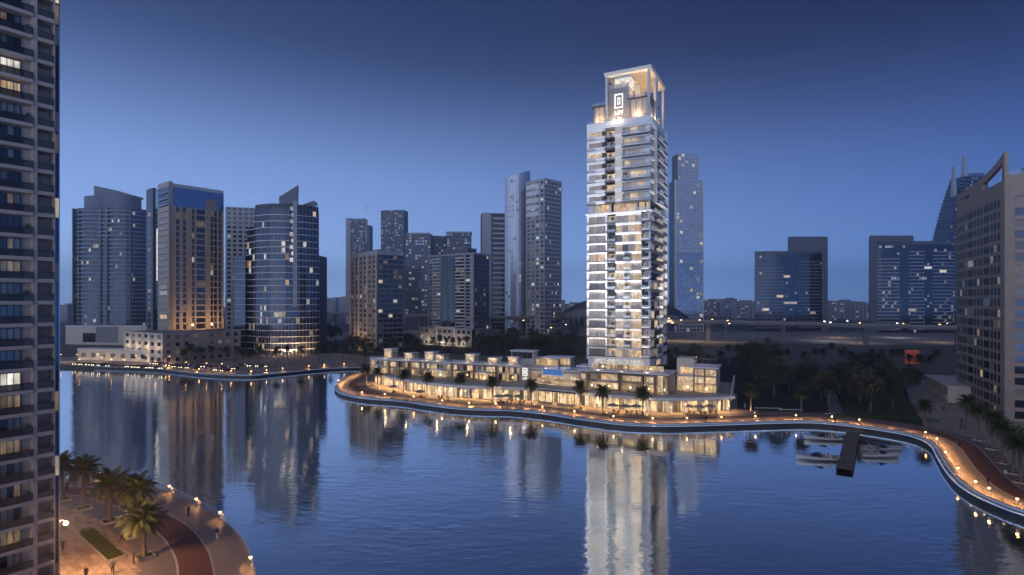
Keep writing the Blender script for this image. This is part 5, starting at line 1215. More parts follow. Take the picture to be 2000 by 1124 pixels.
# red advertising panel on posts among the palms
Y = 296.0; t = thing('red_billboard', 'dim red billboard panel standing among the palms below the viaduct', 'billboard', (Xp(1781, Y), Y, 0))
W = 28 / FP * Y; z0, z1 = Zp(713, Y), Zp(684, Y); z0 = max(z0, .4); box('panel', 'red_panel', t, (0, 0, (z0 + z1) / 2), (W, .3, z1 - z0)); box('panel_frame', 'metal_dark', t, (0, .2, (z0 + z1) / 2), (W + .6, .25, z1 - z0 + .6))
for s in (-1, 1): box('post', 'metal_dark', t, (s * W * .35, .3, z1 / 2), (.3, .3, z1))
# ================================================================ vegetation
def leafmat(name, col, rnd=.25):
    m, nt, b = newmat(name); n, l = nt.nodes, nt.links
    g = n.new('ShaderNodeNewGeometry'); hv = n.new('ShaderNodeMapRange'); hv.inputs['To Min'].default_value = 1 - rnd * 1.6; hv.inputs['To Max'].default_value = 1 + rnd * 1.6; l.new(g.outputs['Random Per Island'], hv.inputs['Value'])
    vm = n.new('ShaderNodeVectorMath'); vm.operation = 'SCALE'; vm.inputs[0].default_value = col; l.new(hv.outputs[0], vm.inputs['Scale']); l.new(vm.outputs[0], b.inputs['Base Color'])
    b.inputs['Roughness'].default_value = .65; return m
leafmat('palm_leaf', (.07, .085, .028)); leafmat('palm_leaf_dry', (.13, .095, .045)); leafmat('tree_leaf', (.062, .078, .032), .35); leafmat('tree_leaf_warm', (.09, .08, .038), .35); leafmat('shrub_leaf', (.05, .07, .02), .3)
mat('palm_trunk', (.17, .125, .085), .9, var=.35, scale=6, bump=.5); mat('tree_bark', (.13, .10, .075), .9, var=.3, scale=4)
def frond_mesh(Lf, droop, mt, n=14, wid=.50):
    """feather leaf along +x, arching up then drooping"""
    mb = MB(); pts = []
    for i in range(n + 1):
        s = i / n; pts.append(Vector((Lf * (s - .12 * s * s), 0, Lf * (.55 * s - droop * s * s))))
    mb.tube(pts[::2] + ([pts[-1]] if n % 2 else []), [.035 * (1 - .8 * i / (n / 2 + 1)) + .006 for i in range(len(pts[::2]) + (n % 2))], mt, 3, False)
    k = mb.m(mt)
    for i in range(1, n):
        s = i / n; w = wid * Lf * .62 * math.sin(PI * min(1, s * .9 + .12)) ** .7; p = pts[i]; t = (pts[i + 1] - pts[i - 1]).normalized()
        for sg in (-1, 1):
            for h in (0, .5):
                p_ = p + (pts[min(i + 1, n)] - p) * h
                tip = p_ + t * w * .62 + Vector((0, sg * w * .75, -.22 * w + R.uniform(-.08, .05))); q = p_ + t * .11
                j = len(mb.v); mb.v += [tuple(p_), tuple(q), tuple(tip)]; mb.f.append((j, j + 1, j + 2)); mb.mi.append(k)
    return mb.mesh('frond')
FR_ = [frond_mesh(2.7, d, 'palm_leaf') for d in (.45, .62, .78)] + [frond_mesh(2.4, 1.0, 'palm_leaf_dry')]
def trunk_mesh(h):
    mb = MB(); prof = []
    n = 16
    for i in range(n + 1):
        z = h * i / n; r = .26 - .05 * i / n + (.05 if i < 1 else 0) + (.035 if i % 2 else 0); prof.append((r, z))
    prof += [(.30, h + .15), (.33, h + .45), (.18, h + .8), (0, h + .9)]
    mb.lathe(prof, 'palm_trunk', 8); return mb.mesh('trunk', True)
TRK = {}
def fronds(nf=52):
    out = []
    for i in range(nf):
        s = i / (nf - 1); out.append((i * 2.39996 + R.uniform(-.2, .2), 1.25 - 2.05 * s + R.uniform(-.12, .12), 3 if s > .86 else (0 if s < .3 else 1 if s < .6 else 2), .85 + R.uniform(-.1, .18)))
    return out
def crown_mesh(nf=30):
    """one joined crown for the palms too small to tell leaves apart"""
    mb = MB()
    for az_, el, k, sc_ in fronds(nf):
        me = FR_[k]; M4 = Matrix.Rotation(az_, 4, 'Z') @ Matrix.Rotation(-el * .75, 4, 'Y') @ Matrix.Scale(sc_, 4); j = len(mb.v)
        mb.v += [tuple(M4 @ v.co) for v in me.vertices]; mi = mb.m('palm_leaf_dry' if k == 3 else 'palm_leaf')
        for p in me.polygons: mb.f.append(tuple(j + t for t in p.vertices)); mb.mi.append(mi)
    return mb.mesh('crown')
CROWNS = [crown_mesh(44) for _ in range(4)]
def palm(x, y, h, label, group, detailed=False, scale=1.0, z=0.0):
    hh = round((h - 1.9 * scale) * 2) / 2; hh = max(1.5, hh)
    if hh not in TRK: TRK[hh] = trunk_mesh(hh)
    t = thing('palm_tree', label, 'palm', (x, y, z), R.uniform(0, 6), group)
    t.rotation_euler[0] = R.uniform(-.05, .05); t.rotation_euler[1] = R.uniform(-.05, .05); put('trunk', TRK[hh], t)
    if detailed:
        for az_, el, k, sc_ in fronds(56):
            o = put('frond', FR_[k], t, (math.cos(az_) * .15, math.sin(az_) * .15, hh + .5)); o.rotation_euler = (0, -el * .75, az_); o.scale = [sc_ * scale] * 3
    else:
        c = put('crown', R.choice(CROWNS), t, (0, 0, hh + .5)); c.scale = [scale] * 3
    return t
front_p = [(716, 752), (738, 759), (788, 765), (835, 772), (898, 778), (962, 785), (1038, 790), (1134, 799), (1178, 806), (1256, 810), (1465, 806), (1564, 808)]
for i, (px, py) in enumerate(front_p):
    x, y = G(px, py); palm(x, y, 8.0 + R.uniform(-.4, .4), f'{ordn(i)} uplit date palm on the promenade before the shops, counted from the blunt quay tip', 'palms before the shops', True, 1.22)
    if i < 10 or i == 10:
        l = lamp(None, (x + .9, y - 1.0, .3), 750, (1, .70, .38), .12, 'palm_uplight', (-.35, .4, 1), 110); 
        mb = MB(); mb.lathe([(.12, 0), (.12, .15), (0, .17)], 'lamp_small', 6); u_ = tag(mb.build('ground_uplight', None, (x + .9, y - 1.0, .04)), f'small ground uplight at the foot of the {ordn(i)} promenade palm', 'light', 'palm uplights'); l.parent = u_; l.location = (0, 0, .3)
near_p = [(123, 978, 7.6, 'date palm half hidden by the dark apartment block on the near plaza'), (163, 995, 7.9, 'tall date palm at the back of the near plaza, farthest planter in view'), (215, 1020, 7.2, 'date palm in the middle planter of the near plaza'), (260, 1048, 8.2, 'broad date palm behind the front one on the near plaza'), (283, 1090, 7.0, 'dark date palm nearest the camera on the near plaza')]
PL = MB(); 
for a, b_, w, d in ((0, -.95, 2.0, .14), (0, .95, 2.0, .14), (-.95, 0, .14, 1.76), (.95, 0, .14, 1.76)): PL.box((a, b_, .17), (w, d, .34), 'kerb_stone')
PLm = PL.mesh('planter_kerb'); PS = MB(); PS.box((0, 0, .12), (1.76, 1.76, .2), 'grass'); PSm = PS.mesh('planter_soil')
for px, py, h, lb in near_p:
    x, y = G(px, py); palm(x, y, h, lb, 'palms on the near plaza', True, 1.25)
    pl = thing('tree_planter', 'square stone-edged planter under the ' + lb.split(' on ')[0].split(' at ')[0].split(' in ')[0] + (' of the near plaza' if 'behind' in lb or 'nearest' in lb else '') , 'planter', (x, y, 0), ang, 'palm planters on the near plaza'); put('kerb', PLm, pl); put('soil', PSm, pl)
right_p = [(1886, 838), (1913, 861), (1938, 878), (1958, 905), (1979, 926), (1995, 944), (2022, 965), (1806, 832), (1620, 788)]
rlab = ['first tall palm on the east plaza, standing alone', 'second palm of the row beside the brown block', 'third palm of the row beside the brown block', 'fourth palm of the row beside the brown block', 'fifth palm of the row beside the brown block', 'sixth palm of the row beside the brown block', 'seventh palm of the row, at the picture edge', 'short palm at the corner of the lawn', 'small palm beside the park path']
for (px, py), lb in zip(right_p, rlab):
    x, y = G(px, py); palm(x, y, 8.6 if py > 835 else 6.5, lb, 'palms on the east side', True, 1.15)
    if py > 850:
        pl = thing('tree_planter', 'white stone-edged planter under the ' + lb.replace(' of the row beside the brown block', ' on the east walk').replace(' of the row, at the picture edge', ' on the east walk'), 'planter', (x, y, 0), .6, 'palm planters on the east walk'); put('kerb', PLm, pl); put('soil', PSm, pl)
# palms farther off
backp = []
for px, py in [(372, 709), (392, 708), (412, 707), (442, 705), (358, 712), (466, 712), (484, 716), (505, 716), (540, 714), (560, 712), (588, 708), (622, 706), (645, 704), (668, 703), (688, 706), (712, 712), (735, 708), (752, 704), (700, 696), (724, 696), (760, 696)]: backp.append((px, py, 'on the esplanade below the curved glass tower, counted from the cream podium', 0))
for px, py in [(846, 686), (858, 684), (872, 684), (885, 684), (898, 685), (912, 685), (926, 686), (1048, 690), (1062, 692), (1078, 690), (1096, 690)]: backp.append((px, py, 'behind the townhouse roofs, counted from the ribbed tower', 1))
for px, py in [(1305, 720), (1322, 712), (1408, 716), (1423, 712), (1440, 706), (1538, 716), (1572, 716), (1592, 712), (1605, 716), (1622, 708), (1642, 716), (1650, 712), (1664, 720), (1702, 712), (1722, 720), (1746, 722), (1760, 720), (1775, 724), (1798, 730), (1816, 726), (1832, 722)]: backp.append((px, py, 'in the park row below the viaduct, counted from the lit tower', 2))
cnt = {}
for px, py, w, g in sorted(backp, key=lambda q: (q[3], q[0])):
    i = cnt.get(g, 0); cnt[g] = i + 1; x, y = G(px, py); palm(x, y, R.uniform(7.5, 10.5), f'{ordn(i)} dark palm {w}', ['esplanade palms', 'palms behind the townhouses', 'park palms'][g], False, R.uniform(1.1, 1.4))
# broadleaf trees
def leafy(seed, n, rx, rz, mt):
    rr = random.Random(seed); mb = MB(); k = mb.m(mt); cl = []
    for i in range(26):
        a, b_ = rr.uniform(0, 2 * PI), rr.uniform(-.75, 1); r = rr.uniform(.45, .95); q = math.sqrt(max(0, 1 - b_ * b_))
        cl.append((Vector((q * math.cos(a) * rx * r, q * math.sin(a) * rx * r, b_ * rz * r)), rr.uniform(.22, .42) * rx))
    for i in range(n):
        c, s = rr.choice(cl); d = Vector((rr.gauss(0, 1), rr.gauss(0, 1), rr.gauss(0, .8))); d = d.normalized() * s * rr.uniform(.4, 1.05)
        p = c + d; u = Vector((rr.gauss(0, 1), rr.gauss(0, 1), rr.gauss(0, .6))).normalized(); v = u.cross(Vector((rr.gauss(0, 1), rr.gauss(0, 1), rr.gauss(0, 1)))).normalized(); z = rr.uniform(.13, .26) * (rx / 3.2) ** .5
        j = len(mb.v); mb.v += [tuple(p - u * z), tuple(p + v * z * .6), tuple(p + u * z), tuple(p - v * z * .6)]; mb.f.append((j, j + 1, j + 2, j + 3)); mb.mi.append(k)
    return mb.mesh('crown')
LEAF = [leafy(3, 3200, 3.4, 3.0, 'tree_leaf'), leafy(5, 3000, 3.0, 3.3, 'tree_leaf'), leafy(8, 3000, 3.6, 2.6, 'tree_leaf_warm'), leafy(9, 3400, 3.3, 3.2, 'tree_leaf')]
def tree_trunk(seed):
    rr = random.Random(seed); mb = MB(); mb.tube([(0, 0, 0), (.06, .03, 1.2), (.0, .1, 2.4)], [.30, .22, .18], 'tree_bark', 7)
    for i in range(5):
        a = i * 1.26 + rr.uniform(-.3, .3); mb.tube([(0, .1, 2.1), (math.cos(a) * .7, math.sin(a) * .7, 3.3), (math.cos(a) * 1.6, math.sin(a) * 1.6, 4.6)], [.14, .10, .04], 'tree_bark', 5)
    return mb.mesh('trunk', True)
TT = [tree_trunk(i) for i in range(3)]
def tree(x, y, s, label, group, var):
    t = thing('broadleaf_tree', label, 'tree', (x, y, 0), R.uniform(0, 6), group); put('trunk', R.choice(TT), t, (0, 0, 0), 0, (s, s, s)); c = put('crown', LEAF[var % 4], t, (R.uniform(-.4, .4), R.uniform(-.4, .4), 5.0 * s), R.uniform(0, 6), (s * R.uniform(.82, 1.2), s * R.uniform(.82, 1.2), s * R.uniform(.8, 1.2))); c.rotation_euler[0] = R.uniform(-.2, .2)
trees = [(1475, 742, 1.95, 0), (1455, 726, 1.7, 1), (1500, 722, 1.8, 3), (1512, 776, 1.75, 0), (1488, 758, 1.5, 1), (1540, 762, 1.2, 2), (1604, 784, 1.25, 2), (1575, 760, 1.4, 3), (1640, 770, 1.5, 0), (1668, 752, 1.5, 1), (1700, 806, 1.6, 2), (1680, 786, 1.5, 3), (1730, 770, 1.55, 0), (1745, 800, 1.3, 1), (1762, 778, 1.3, 2), (1776, 760, 1.2, 3), (1720, 745, 1.4, 1), (1690, 735, 1.4, 0), (1312, 742, 1.3, 3), (1335, 726, 1.3, 1), (1360, 718, 1.4, 0), (1382, 724, 1.3, 2)]
for i, (px, py, s, v) in enumerate(sorted(trees)):
    x, y = G(px, py); tree(x, y, s, f'{ordn(i)} dark bushy park tree, counted from the lit tower to the annex', 'park trees', v)
bt = [(690, 690, 1.6), (712, 692, 1.4), (742, 688, 1.7), (762, 690, 1.5), (938, 692, 1.6), (955, 692, 1.6), (972, 690, 1.7), (990, 694, 1.6), (1008, 690, 1.7), (1030, 696, 1.5), (1052, 694, 1.6), (1072, 694, 1.6), (1092, 698, 1.6), (1112, 690, 1.7), (1130, 694, 1.8), (1140, 704, 1.4), (636, 672, 1.8), (655, 670, 1.8), (812, 686, 1.2), (796, 682, 1.6), (1000, 676, 1.8), (1040, 676, 1.8), (1085, 676, 1.7), (1120, 674, 1.7)]
for i, (px, py, s) in enumerate(sorted(bt)):
    x, y = G(px, py); tree(x, y, s, f'{ordn(i)} dark tree behind the townhouse roofs, counted from the curved glass tower', 'trees behind the townhouses', i)
# hedge and bed planting
def shrub_mesh(seed, sx, sy, sz, n):
    rr = random.Random(seed); mb = MB(); k = mb.m('shrub_leaf')
    for i in range(n):
        p = Vector((rr.uniform(-sx, sx), rr.uniform(-sy, sy), sz * rr.random() ** .6)); u = Vector((rr.gauss(0, 1), rr.gauss(0, 1), abs(rr.gauss(0, 1)))).normalized() * rr.uniform(.10, .2); v = u.cross(Vector((rr.gauss(0, 1), rr.gauss(0, 1), .3))).normalized() * .06
        j = len(mb.v); mb.v += [tuple(p - v), tuple(p + v), tuple(p + u)]; mb.f.append((j, j + 1, j + 2)); mb.mi.append(k)
    return mb.mesh('planting')
c4 = [Vector(G(*p)) for p in ((149, 1043), (182, 1036), (249, 1089), (208, 1099.6))]; cc = sum(c4, Vector((0, 0))) / 4
bedl = ((c4[3] - c4[0]).length + (c4[2] - c4[1]).length) / 2; bedw = ((c4[1] - c4[0]).length + (c4[2] - c4[3]).length) / 2; ba = math.atan2(*(c4[3] - c4[0]).yx)
bed = thing('planting_bed', 'long green planting bed with pale stone edge on the near plaza', 'planter', (cc.x, cc.y, 0), ba)
for a, b_, w, d in ((0, -bedw / 2, bedl, .25), (0, bedw / 2, bedl, .25), (-bedl / 2, 0, .25, bedw - .25), (bedl / 2, 0, .25, bedw - .25)): box('kerb', 'kerb_stone', bed, (a, b_, .18), (w, d, .36))
box('soil', 'grass', bed, (0, 0, .12), (bedl - .25, bedw - .25, .2)); o = put('planting', shrub_mesh(2, bedl / 2 - .25, bedw / 2 - .2, .45, 2600), bed, (0, 0, .15)); o['kind'] = 'stuff'
sh_ = shrub_mesh(4, 9, 3.0, .7, 2600)
for i, (px, py, a, lb) in enumerate(((1690, 818, -.25, 'low green ground cover on the lawn edge behind the jetty'), (1755, 820, -.35, 'low green ground cover at the pointed end of the lawn'), (712, 757, .7, 'low green hedge curving at the blunt quay tip'))):
    x, y = G(px, py); o = put('ground_cover', sh_, None, (x, y, .02), a, (1, 1, 1) if i < 2 else (.5, .35, .9)); tag(o, lb, 'hedge'); o['kind'] = 'stuff'
# balcony plants of the lit tower
def plant_mesh(seed):
    rr = random.Random(seed); mb = MB(); k = mb.m('tree_leaf')
    for i in range(90):
        a = rr.uniform(0, 2 * PI); r = abs(rr.gauss(0, .35)); p = Vector((math.cos(a) * r, math.sin(a) * r, .7 + rr.uniform(0, 1.2))); u = Vector((rr.gauss(0, 1), rr.gauss(0, 1), rr.gauss(0, 1))).normalized() * .22; v = u.cross(Vector((1, .3, .2))).normalized() * .1
        j = len(mb.v); mb.v += [tuple(p - u), tuple(p + v), tuple(p + u), tuple(p - v)]; mb.f.append((j, j + 1, j + 2, j + 3)); mb.mi.append(k)
    return mb.mesh('foliage')
PM = [plant_mesh(i) for i in range(3)]; mb = MB(); mb.lathe([(0, 0), (.22, 0), (.28, .55), (.24, .55), (.0, .5)], 'dark_wall', 8); POT = mb.mesh('pot')
mb = MB(); mb.tube([(0, 0, .5), (.03, 0, .9), (0, .04, 1.4)], [.04, .03, .02], 'tree_bark', 5); STM = mb.mesh('stem')
def pot_plant(p, z, label, group):
    t = thing('potted_plant', label, 'plant', (p.x, p.y, z), R.uniform(0, 6), group); put('pot', POT, t); put('stem', STM, t); put('foliage', R.choice(PM), t)
n1 = n2_ = n3 = 0
for k in range(15):
    z = 14.6 + 3.19 * k
    if k % 5 != 2 or k > 10: q = FA.at(7.5 + R.uniform(0, 1.4), -.35) + ctr; pot_plant(q, z + .22, f'potted shrub on the recessed balcony of the lower shaft, {ordn(n1)} from the bottom', 'balcony plants'); n1 += 1
    if 1 <= k <= 10 and k % 3: q = FA.at(13.4 + R.uniform(0, .8), .6) + ctr; pot_plant(q, z + .2, f'potted shrub on the small projecting middle balcony, {ordn(n2_)} from the bottom', 'balcony plants'); n2_ += 1
for k in range(7):
    z = 66 + 3.64 * k
    if k != 1: q = FA.at(7.4 + R.uniform(0, 1), -.2) + ctr; pot_plant(q, z + .24, f'potted shrub on the recessed balcony of the upper shaft, {ordn(n3)} from the bottom', 'balcony plants'); n3 += 1
FN = Face(None, p0, far)
for i, (kk, tt) in enumerate(((5, 2.7), (10, 2.65), (13, 2.75), (16, 2.7), (19, 2.6), (22, 2.7), (1, 2.7))):
    q = FN.at(LN - tt - .1, .15); t = thing('potted_plant', f'small potted plant at a balcony end of the dark apartment block, {ordn([1, 5, 10, 13, 16, 19, 22].index(kk))} from above', 'plant', (q.x, q.y, 64.3 - 2.43 * kk + .38), R.uniform(0, 6), 'near balcony plants'); put('pot', POT, t, (0, 0, 0), 0, (.5, .5, .5)); put('stem', STM, t, (0, 0, 0), 0, (.5, .5, .6)); put('foliage', R.choice(PM), t, (0, 0, 0), 0, (.5, .5, .6))
q = FA.at(13.6, .8) + ctr; pot_plant(q, 66 + 3.64 * 2 + .42, 'potted shrub on the wide corner balcony of the upper shaft', 'balcony plants')
# ================================================================ people
skin_c = 'skin_tone'; mat('skin_tone', (.32, .19, .13), .6, var=.05)
cloth = {'cloth_black': (.015, .015, .018), 'cloth_navy': (.02, .03, .06), 'cloth_grey': (.12, .12, .13), 'cloth_white': (.65, .63, .6), 'cloth_red': (.25, .04, .03), 'cloth_brown': (.12, .075, .045)}
for k, c in cloth.items(): mat(k, c, .85, var=.15, scale=4)
mat('hair_dark', (.012, .01, .009), .6, var=.1)
def body_mesh(pose, top, bottom, robe=False):
    """one continuous skinned body: joints with radii, grown by the Skin modifier"""
    st = {'stand': (.0, .0, .06, -.06), 'walk': (.30, -.28, -.25, .25), 'stride': (-.25, .30, .28, -.22)}[pose]
    V = [(0, 0, .94), (0, 0, 1.12), (0, .01, 1.32), (0, 0, 1.46), (0, .01, 1.53), (0, -.015, 1.62), (0, -.01, 1.72)]
    Rr = [(.145, .11), (.135, .10), (.165, .115), (.11, .08), (.055, .055), (.085, .10), (.07, .085)]
    E = [(i, i + 1) for i in range(6)]
    def add(p, r, fr): V.append(p); Rr.append((r, r)); E.append((fr, len(V) - 1)); return len(V) - 1
    for s, sw, aw in ((1, st[0], st[2]), (-1, st[1], st[3])):
        a = add((s * .09, -sw * .06, .86), .095, 0); b = add((s * .10, -sw * .5, .50), .07, a); c = add((s * .10, -sw * .8 + (.12 if sw < 0 else 0), .10), .045, b); add((s * .11, -sw * .8 - .14 + (.12 if sw < 0 else 0), .05), .04, c)
        a = add((s * .20, 0, 1.41), .06, 3); b = add((s * .25, aw * -.3 + .03, 1.15), .046, a); c = add((s * .26, aw * -.8 - .05, .92), .036, b); add((s * .255, aw * -.9 - .08, .82), .036, c)
    me = bpy.data.meshes.new('body'); me.from_pydata(V, E, []); o = bpy.data.objects.new('tmp', me); COL.objects.link(o)
    o.modifiers.new('s', 'SKIN').use_smooth_shade = True; o.modifiers.new('u', 'SUBSURF').levels = 1
    for i, sv in enumerate(me.skin_vertices[0].data): sv.radius = Rr[i]; sv.use_root = (i == 0)
    dg = bpy.context.evaluated_depsgraph_get(); out = bpy.data.meshes.new_from_object(o.evaluated_get(dg)); bpy.data.objects.remove(o)
    out.materials.clear()
    for q in (skin_c, top, bottom, 'hair_dark'): out.materials.append(MATS[q])
    for p in out.polygons:
        c = p.center; z = c.z
        if z > 1.67 or (z > 1.58 and c.y > .03): p.material_index = 3
        elif z > 1.49: p.material_index = 0
        elif abs(c.x) > .2 and z < .93: p.material_index = 0
        elif z > .96: p.material_index = 1
        elif z < .09: p.material_index = 3
        else: p.material_index = 2
        p.use_smooth = True
    out.name = 'person_body'; return out
PB = {}
def person(px, py, pose, top, bot, rz, label, z=0.0):
    k = (pose, top, bot)
    if k not in PB: PB[k] = body_mesh(pose, top, bot)
    x, y = G(px, py, z); o = put('person', PB[k], None, (x, y, z + .03), rz); tag(o, label, 'person', 'people on the quays')
for a in [(123, 1078, 'stand', 'cloth_navy', 'cloth_black', 1.2, 'person in navy standing beside the dark apartment block, arm out'), (168, 1135, 'stand', 'cloth_black', 'cloth_black', 0, 'person in black at the bottom edge of the near plaza'), (220, 1122, 'walk', 'cloth_grey', 'cloth_black', .6, 'person in grey top below the planting bed'), (261, 1103, 'stand', 'cloth_navy', 'cloth_navy', 2.2, 'person in dark blue next to the front palm planter'), (238, 1059, 'walk', 'cloth_brown', 'cloth_black', -1.0, 'person in brown walking behind the planting bed'), (248, 1024, 'stride', 'cloth_white', 'cloth_black', .5, 'person in pale top under the broad palm'), (368, 1010, 'stand', 'cloth_black', 'cloth_black', 1.5, 'small dark figure on the grey deck by the near railing'), (424, 1055, 'stride', 'cloth_black', 'cloth_white', 1.2, 'person in black top and white trousers striding on the near deck'), (131, 960, 'stand', 'cloth_black', 'cloth_black', 0, 'dark figure on the footpath at the back of the near plaza'), (172, 977, 'walk', 'cloth_grey', 'cloth_navy', .4, 'figure in grey walking behind the tall back palm'),
          (857, 781, 'stand', 'cloth_black', 'cloth_black', 0, 'leftmost of the four dark figures before the bright shop window'), (863, 782, 'walk', 'cloth_navy', 'cloth_black', .5, 'second of the four dark figures before the bright shop window'), (874, 784, 'walk', 'cloth_black', 'cloth_navy', 1, 'third of the four dark figures before the bright shop window'), (877, 784, 'stand', 'cloth_black', 'cloth_black', 2, 'rightmost of the four dark figures before the bright shop window'), (937, 782, 'walk', 'cloth_black', 'cloth_black', 1, 'lone dark figure left of the cafe umbrellas'),
          (1166, 799, 'stand', 'cloth_grey', 'cloth_black', 0, 'figure by the shop column left of the two tower palms'), (1232, 814, 'walk', 'cloth_white', 'cloth_black', -1.2, 'person in white top walking on the promenade below the two tower palms'), (1289, 808, 'stand', 'cloth_red', 'cloth_black', 0, 'person in red standing right of the two tower palms'), (1299, 808, 'walk', 'cloth_black', 'cloth_black', .8, 'person in black next to the one in red'), (1367, 821, 'walk', 'cloth_brown', 'cloth_navy', 1.3, 'person in brown on the track before the villa'), (1379, 824, 'stand', 'cloth_black', 'cloth_black', 0, 'person in black at the railing before the villa'), (1402, 820, 'stride', 'cloth_red', 'cloth_white', 1.5, 'runner in red top on the track before the end wall'), (1425, 805, 'stand', 'cloth_white', 'cloth_grey', 0, 'person in white at the end wall of the shops'), (1455, 799, 'walk', 'cloth_white', 'cloth_white', .3, 'person all in white by the lone palm beyond the shops'),
          (1631, 828, 'stand', 'cloth_black', 'cloth_black', 0, 'dark figure at the top of the jetty'), (1618, 806, 'walk', 'cloth_black', 'cloth_grey', 0, 'figure at the foot of the park path'), (1843, 805, 'walk', 'cloth_black', 'cloth_black', 0, 'dark figure near the annex on the east plaza'), (1878, 828, 'stand', 'cloth_navy', 'cloth_black', 0, 'figure left of the lone east plaza palm'), (1876, 840, 'walk', 'cloth_black', 'cloth_black', .5, 'dark figure nearer the track than the lone east plaza palm'), (1875, 874, 'stride', 'cloth_black', 'cloth_black', .9, 'runner in black on the red track at the S-bend'), (1930, 948, 'walk', 'cloth_black', 'cloth_black', 2.4, 'person in a black robe on the red track near the picture edge'), (1946, 908, 'walk', 'cloth_grey', 'cloth_black', 0, 'figure in grey beside the white planters'), (1964, 935, 'stride', 'cloth_white', 'cloth_grey', 2.2, 'person in white shirt walking past the white planters')]:
    person(*a)
# ================================================================ boats and jetty
mat('gelcoat', (.62, .63, .66), .25, var=.05); mat('boat_deck', (.40, .36, .31), .5, var=.15, scale=3); mat('boat_glass', (.02, .025, .03), .06, var=.1, spec=.8); mat('boat_seat', (.45, .42, .38), .6, var=.1); mat('timber', (.16, .13, .11), .7, var=.3, scale=3, rnd=.2)
def boat(px, py, Lb, rz, label, stripe='gelcoat'):
    x, y = G(px, py, WZ); t = thing('motor_boat', label, 'boat', (x, y, WZ), rz, 'boats at the jetty')
    mb = MB(); n = 12; k = mb.m('gelcoat'); secs = []
    for i in range(n + 1):
        s = i / n; xx = Lb * (s - .5); w = Lb * .155 * (1 - max(0, (s - .35) / .65) ** 2.4) * (.92 + .08 * min(1, s * 4)); sh = .75 + .45 * s ** 1.8; keel = -.25 + .5 * max(0, (s - .75) / .25) ** 2
        secs.append([(xx, -w, sh), (xx + .0, -w * .93, sh * .45), (xx, -w * .55, .02 + .2 * s), (xx, 0, keel), (xx, w * .55, .02 + .2 * s), (xx, w * .93, sh * .45), (xx, w, sh)])
    for sct in secs: mb.v += sct
    for i in range(n):
        for j in range(6): a = i * 7 + j; mb.f.append((a, a + 1, a + 8, a + 7)); mb.mi.append(k)
    mb.f.append(tuple(range(7))); mb.mi.append(k); mb.build('hull', t, smooth=False)
    mb = MB(); k = mb.m('gelcoat')
    m_ = [(s[0][0], s[0][1] * .97, s[0][2] + .02) for s in secs[5:]] + [(s[6][0], s[6][1] * .97, s[6][2] + .02) for s in reversed(secs[5:])]
    mb.face(m_, 'gelcoat'); mb.build('foredeck', t)
    mb = MB(); m_ = [(s[0][0], s[0][1] * .9, .5) for s in secs[:6]] + [(s[6][0], s[6][1] * .9, .5) for s in reversed(secs[:6])]; mb.face(m_, 'boat_deck'); mb.build('cockpit_floor', t)
    bw = Lb * .15
    mb = MB(); v = [(-.02 * Lb, -bw * .85, 1.0), (-.02 * Lb, bw * .85, 1.0), (.16 * Lb, bw * .5, 1.05), (.16 * Lb, -bw * .5, 1.05), (-.06 * Lb, -bw * .7, 1.55), (-.06 * Lb, bw * .7, 1.55), (.02 * Lb, bw * .45, 1.6), (.02 * Lb, -bw * .45, 1.6)]
    j = len(mb.v); mb.v += v
    for f in ((4, 7, 6, 5), (0, 3, 7, 4), (1, 5, 6, 2), (2, 6, 7, 3), (0, 4, 5, 1)): mb.f.append(f); mb.mi.append(mb.m('boat_glass'))
    mb.build('windscreen', t)
    mb = MB(); mb.tube([(-.09 * Lb, -bw * .8, .9), (-.12 * Lb, -bw * .75, 1.9), (-.12 * Lb, bw * .75, 1.9), (-.09 * Lb, bw * .8, .9)], .05, 'steel', 6); mb.build('roll_bar', t)
    for a, b_ in ((-.2, -.5), (-.2, .5)): box('seat', 'boat_seat', t, (a * Lb, b_ * bw, .75), (.7, .6, .5)); box('seat_back', 'boat_seat', t, (a * Lb - .32, b_ * bw, 1.15), (.12, .6, .5))
    box('stern_bench', 'boat_seat', t, (-.4 * Lb, 0, .72), (.7, bw * 1.5, .45)); box('engine', 'dark_wall', t, (-.53 * Lb, 0, .75), (.5, .5, .9))
    mb = MB(); mb.tube([(p[0][0], p[0][1] * .92, p[0][2] + .35) for p in secs[6:]] , .02, 'steel', 4); mb.tube([(p[6][0], p[6][1] * .92, p[6][2] + .35) for p in secs[6:]], .02, 'steel', 4); mb.build('bow_rail', t)
boat(1608, 860, 9.0, math.radians(172), 'white motor boat moored against the quay at the jetty head')
boat(1599, 899, 9.6, math.radians(176), 'white motor boat on the open side of the jetty, bow pointing away')
boat(1720, 881, 9.4, math.radians(-4), 'white motor boat behind the jetty finger, outer of the pair')
boat(1719, 893, 8.4, math.radians(-4), 'white motor boat behind the jetty, nearest to the open water of the pair')
JZ = -.75
jt = thing('jetty', 'long plank jetty running out from the promenade between the moored boats', 'jetty', (*G(1666, 850, JZ), 0))
jo = Vector(G(1666, 850, JZ)); ja, jb = Vector(G(1666, 846, JZ)), Vector(G(1649, 917, JZ)); jd = (jb - ja).normalized(); jl = (jb - ja).length; jr = math.atan2(jd.y, jd.x); jn = Vector((-jd.y, jd.x))
for i in range(int(jl / .3)):
    c = ja + jd * (.3 * i + .15) - jo; box('plank', 'timber', jt, (c.x, c.y, JZ), (.27, 2.9, .07), jr)
for s in (-1, 1):
    c = (ja + jb) / 2 + jn * s * 1.4 - jo; box('beam', 'quay_dark', jt, (c.x, c.y, JZ - .25), (jl, .2, .42), jr)
for i in range(5):
    for s in (-1, 1): c = ja + jd * (jl * (i + .3) / 5) + jn * s * 1.3 - jo; box('pile', 'quay_dark', jt, (c.x, c.y, -1.6), (.28, .28, 1.7), jr)
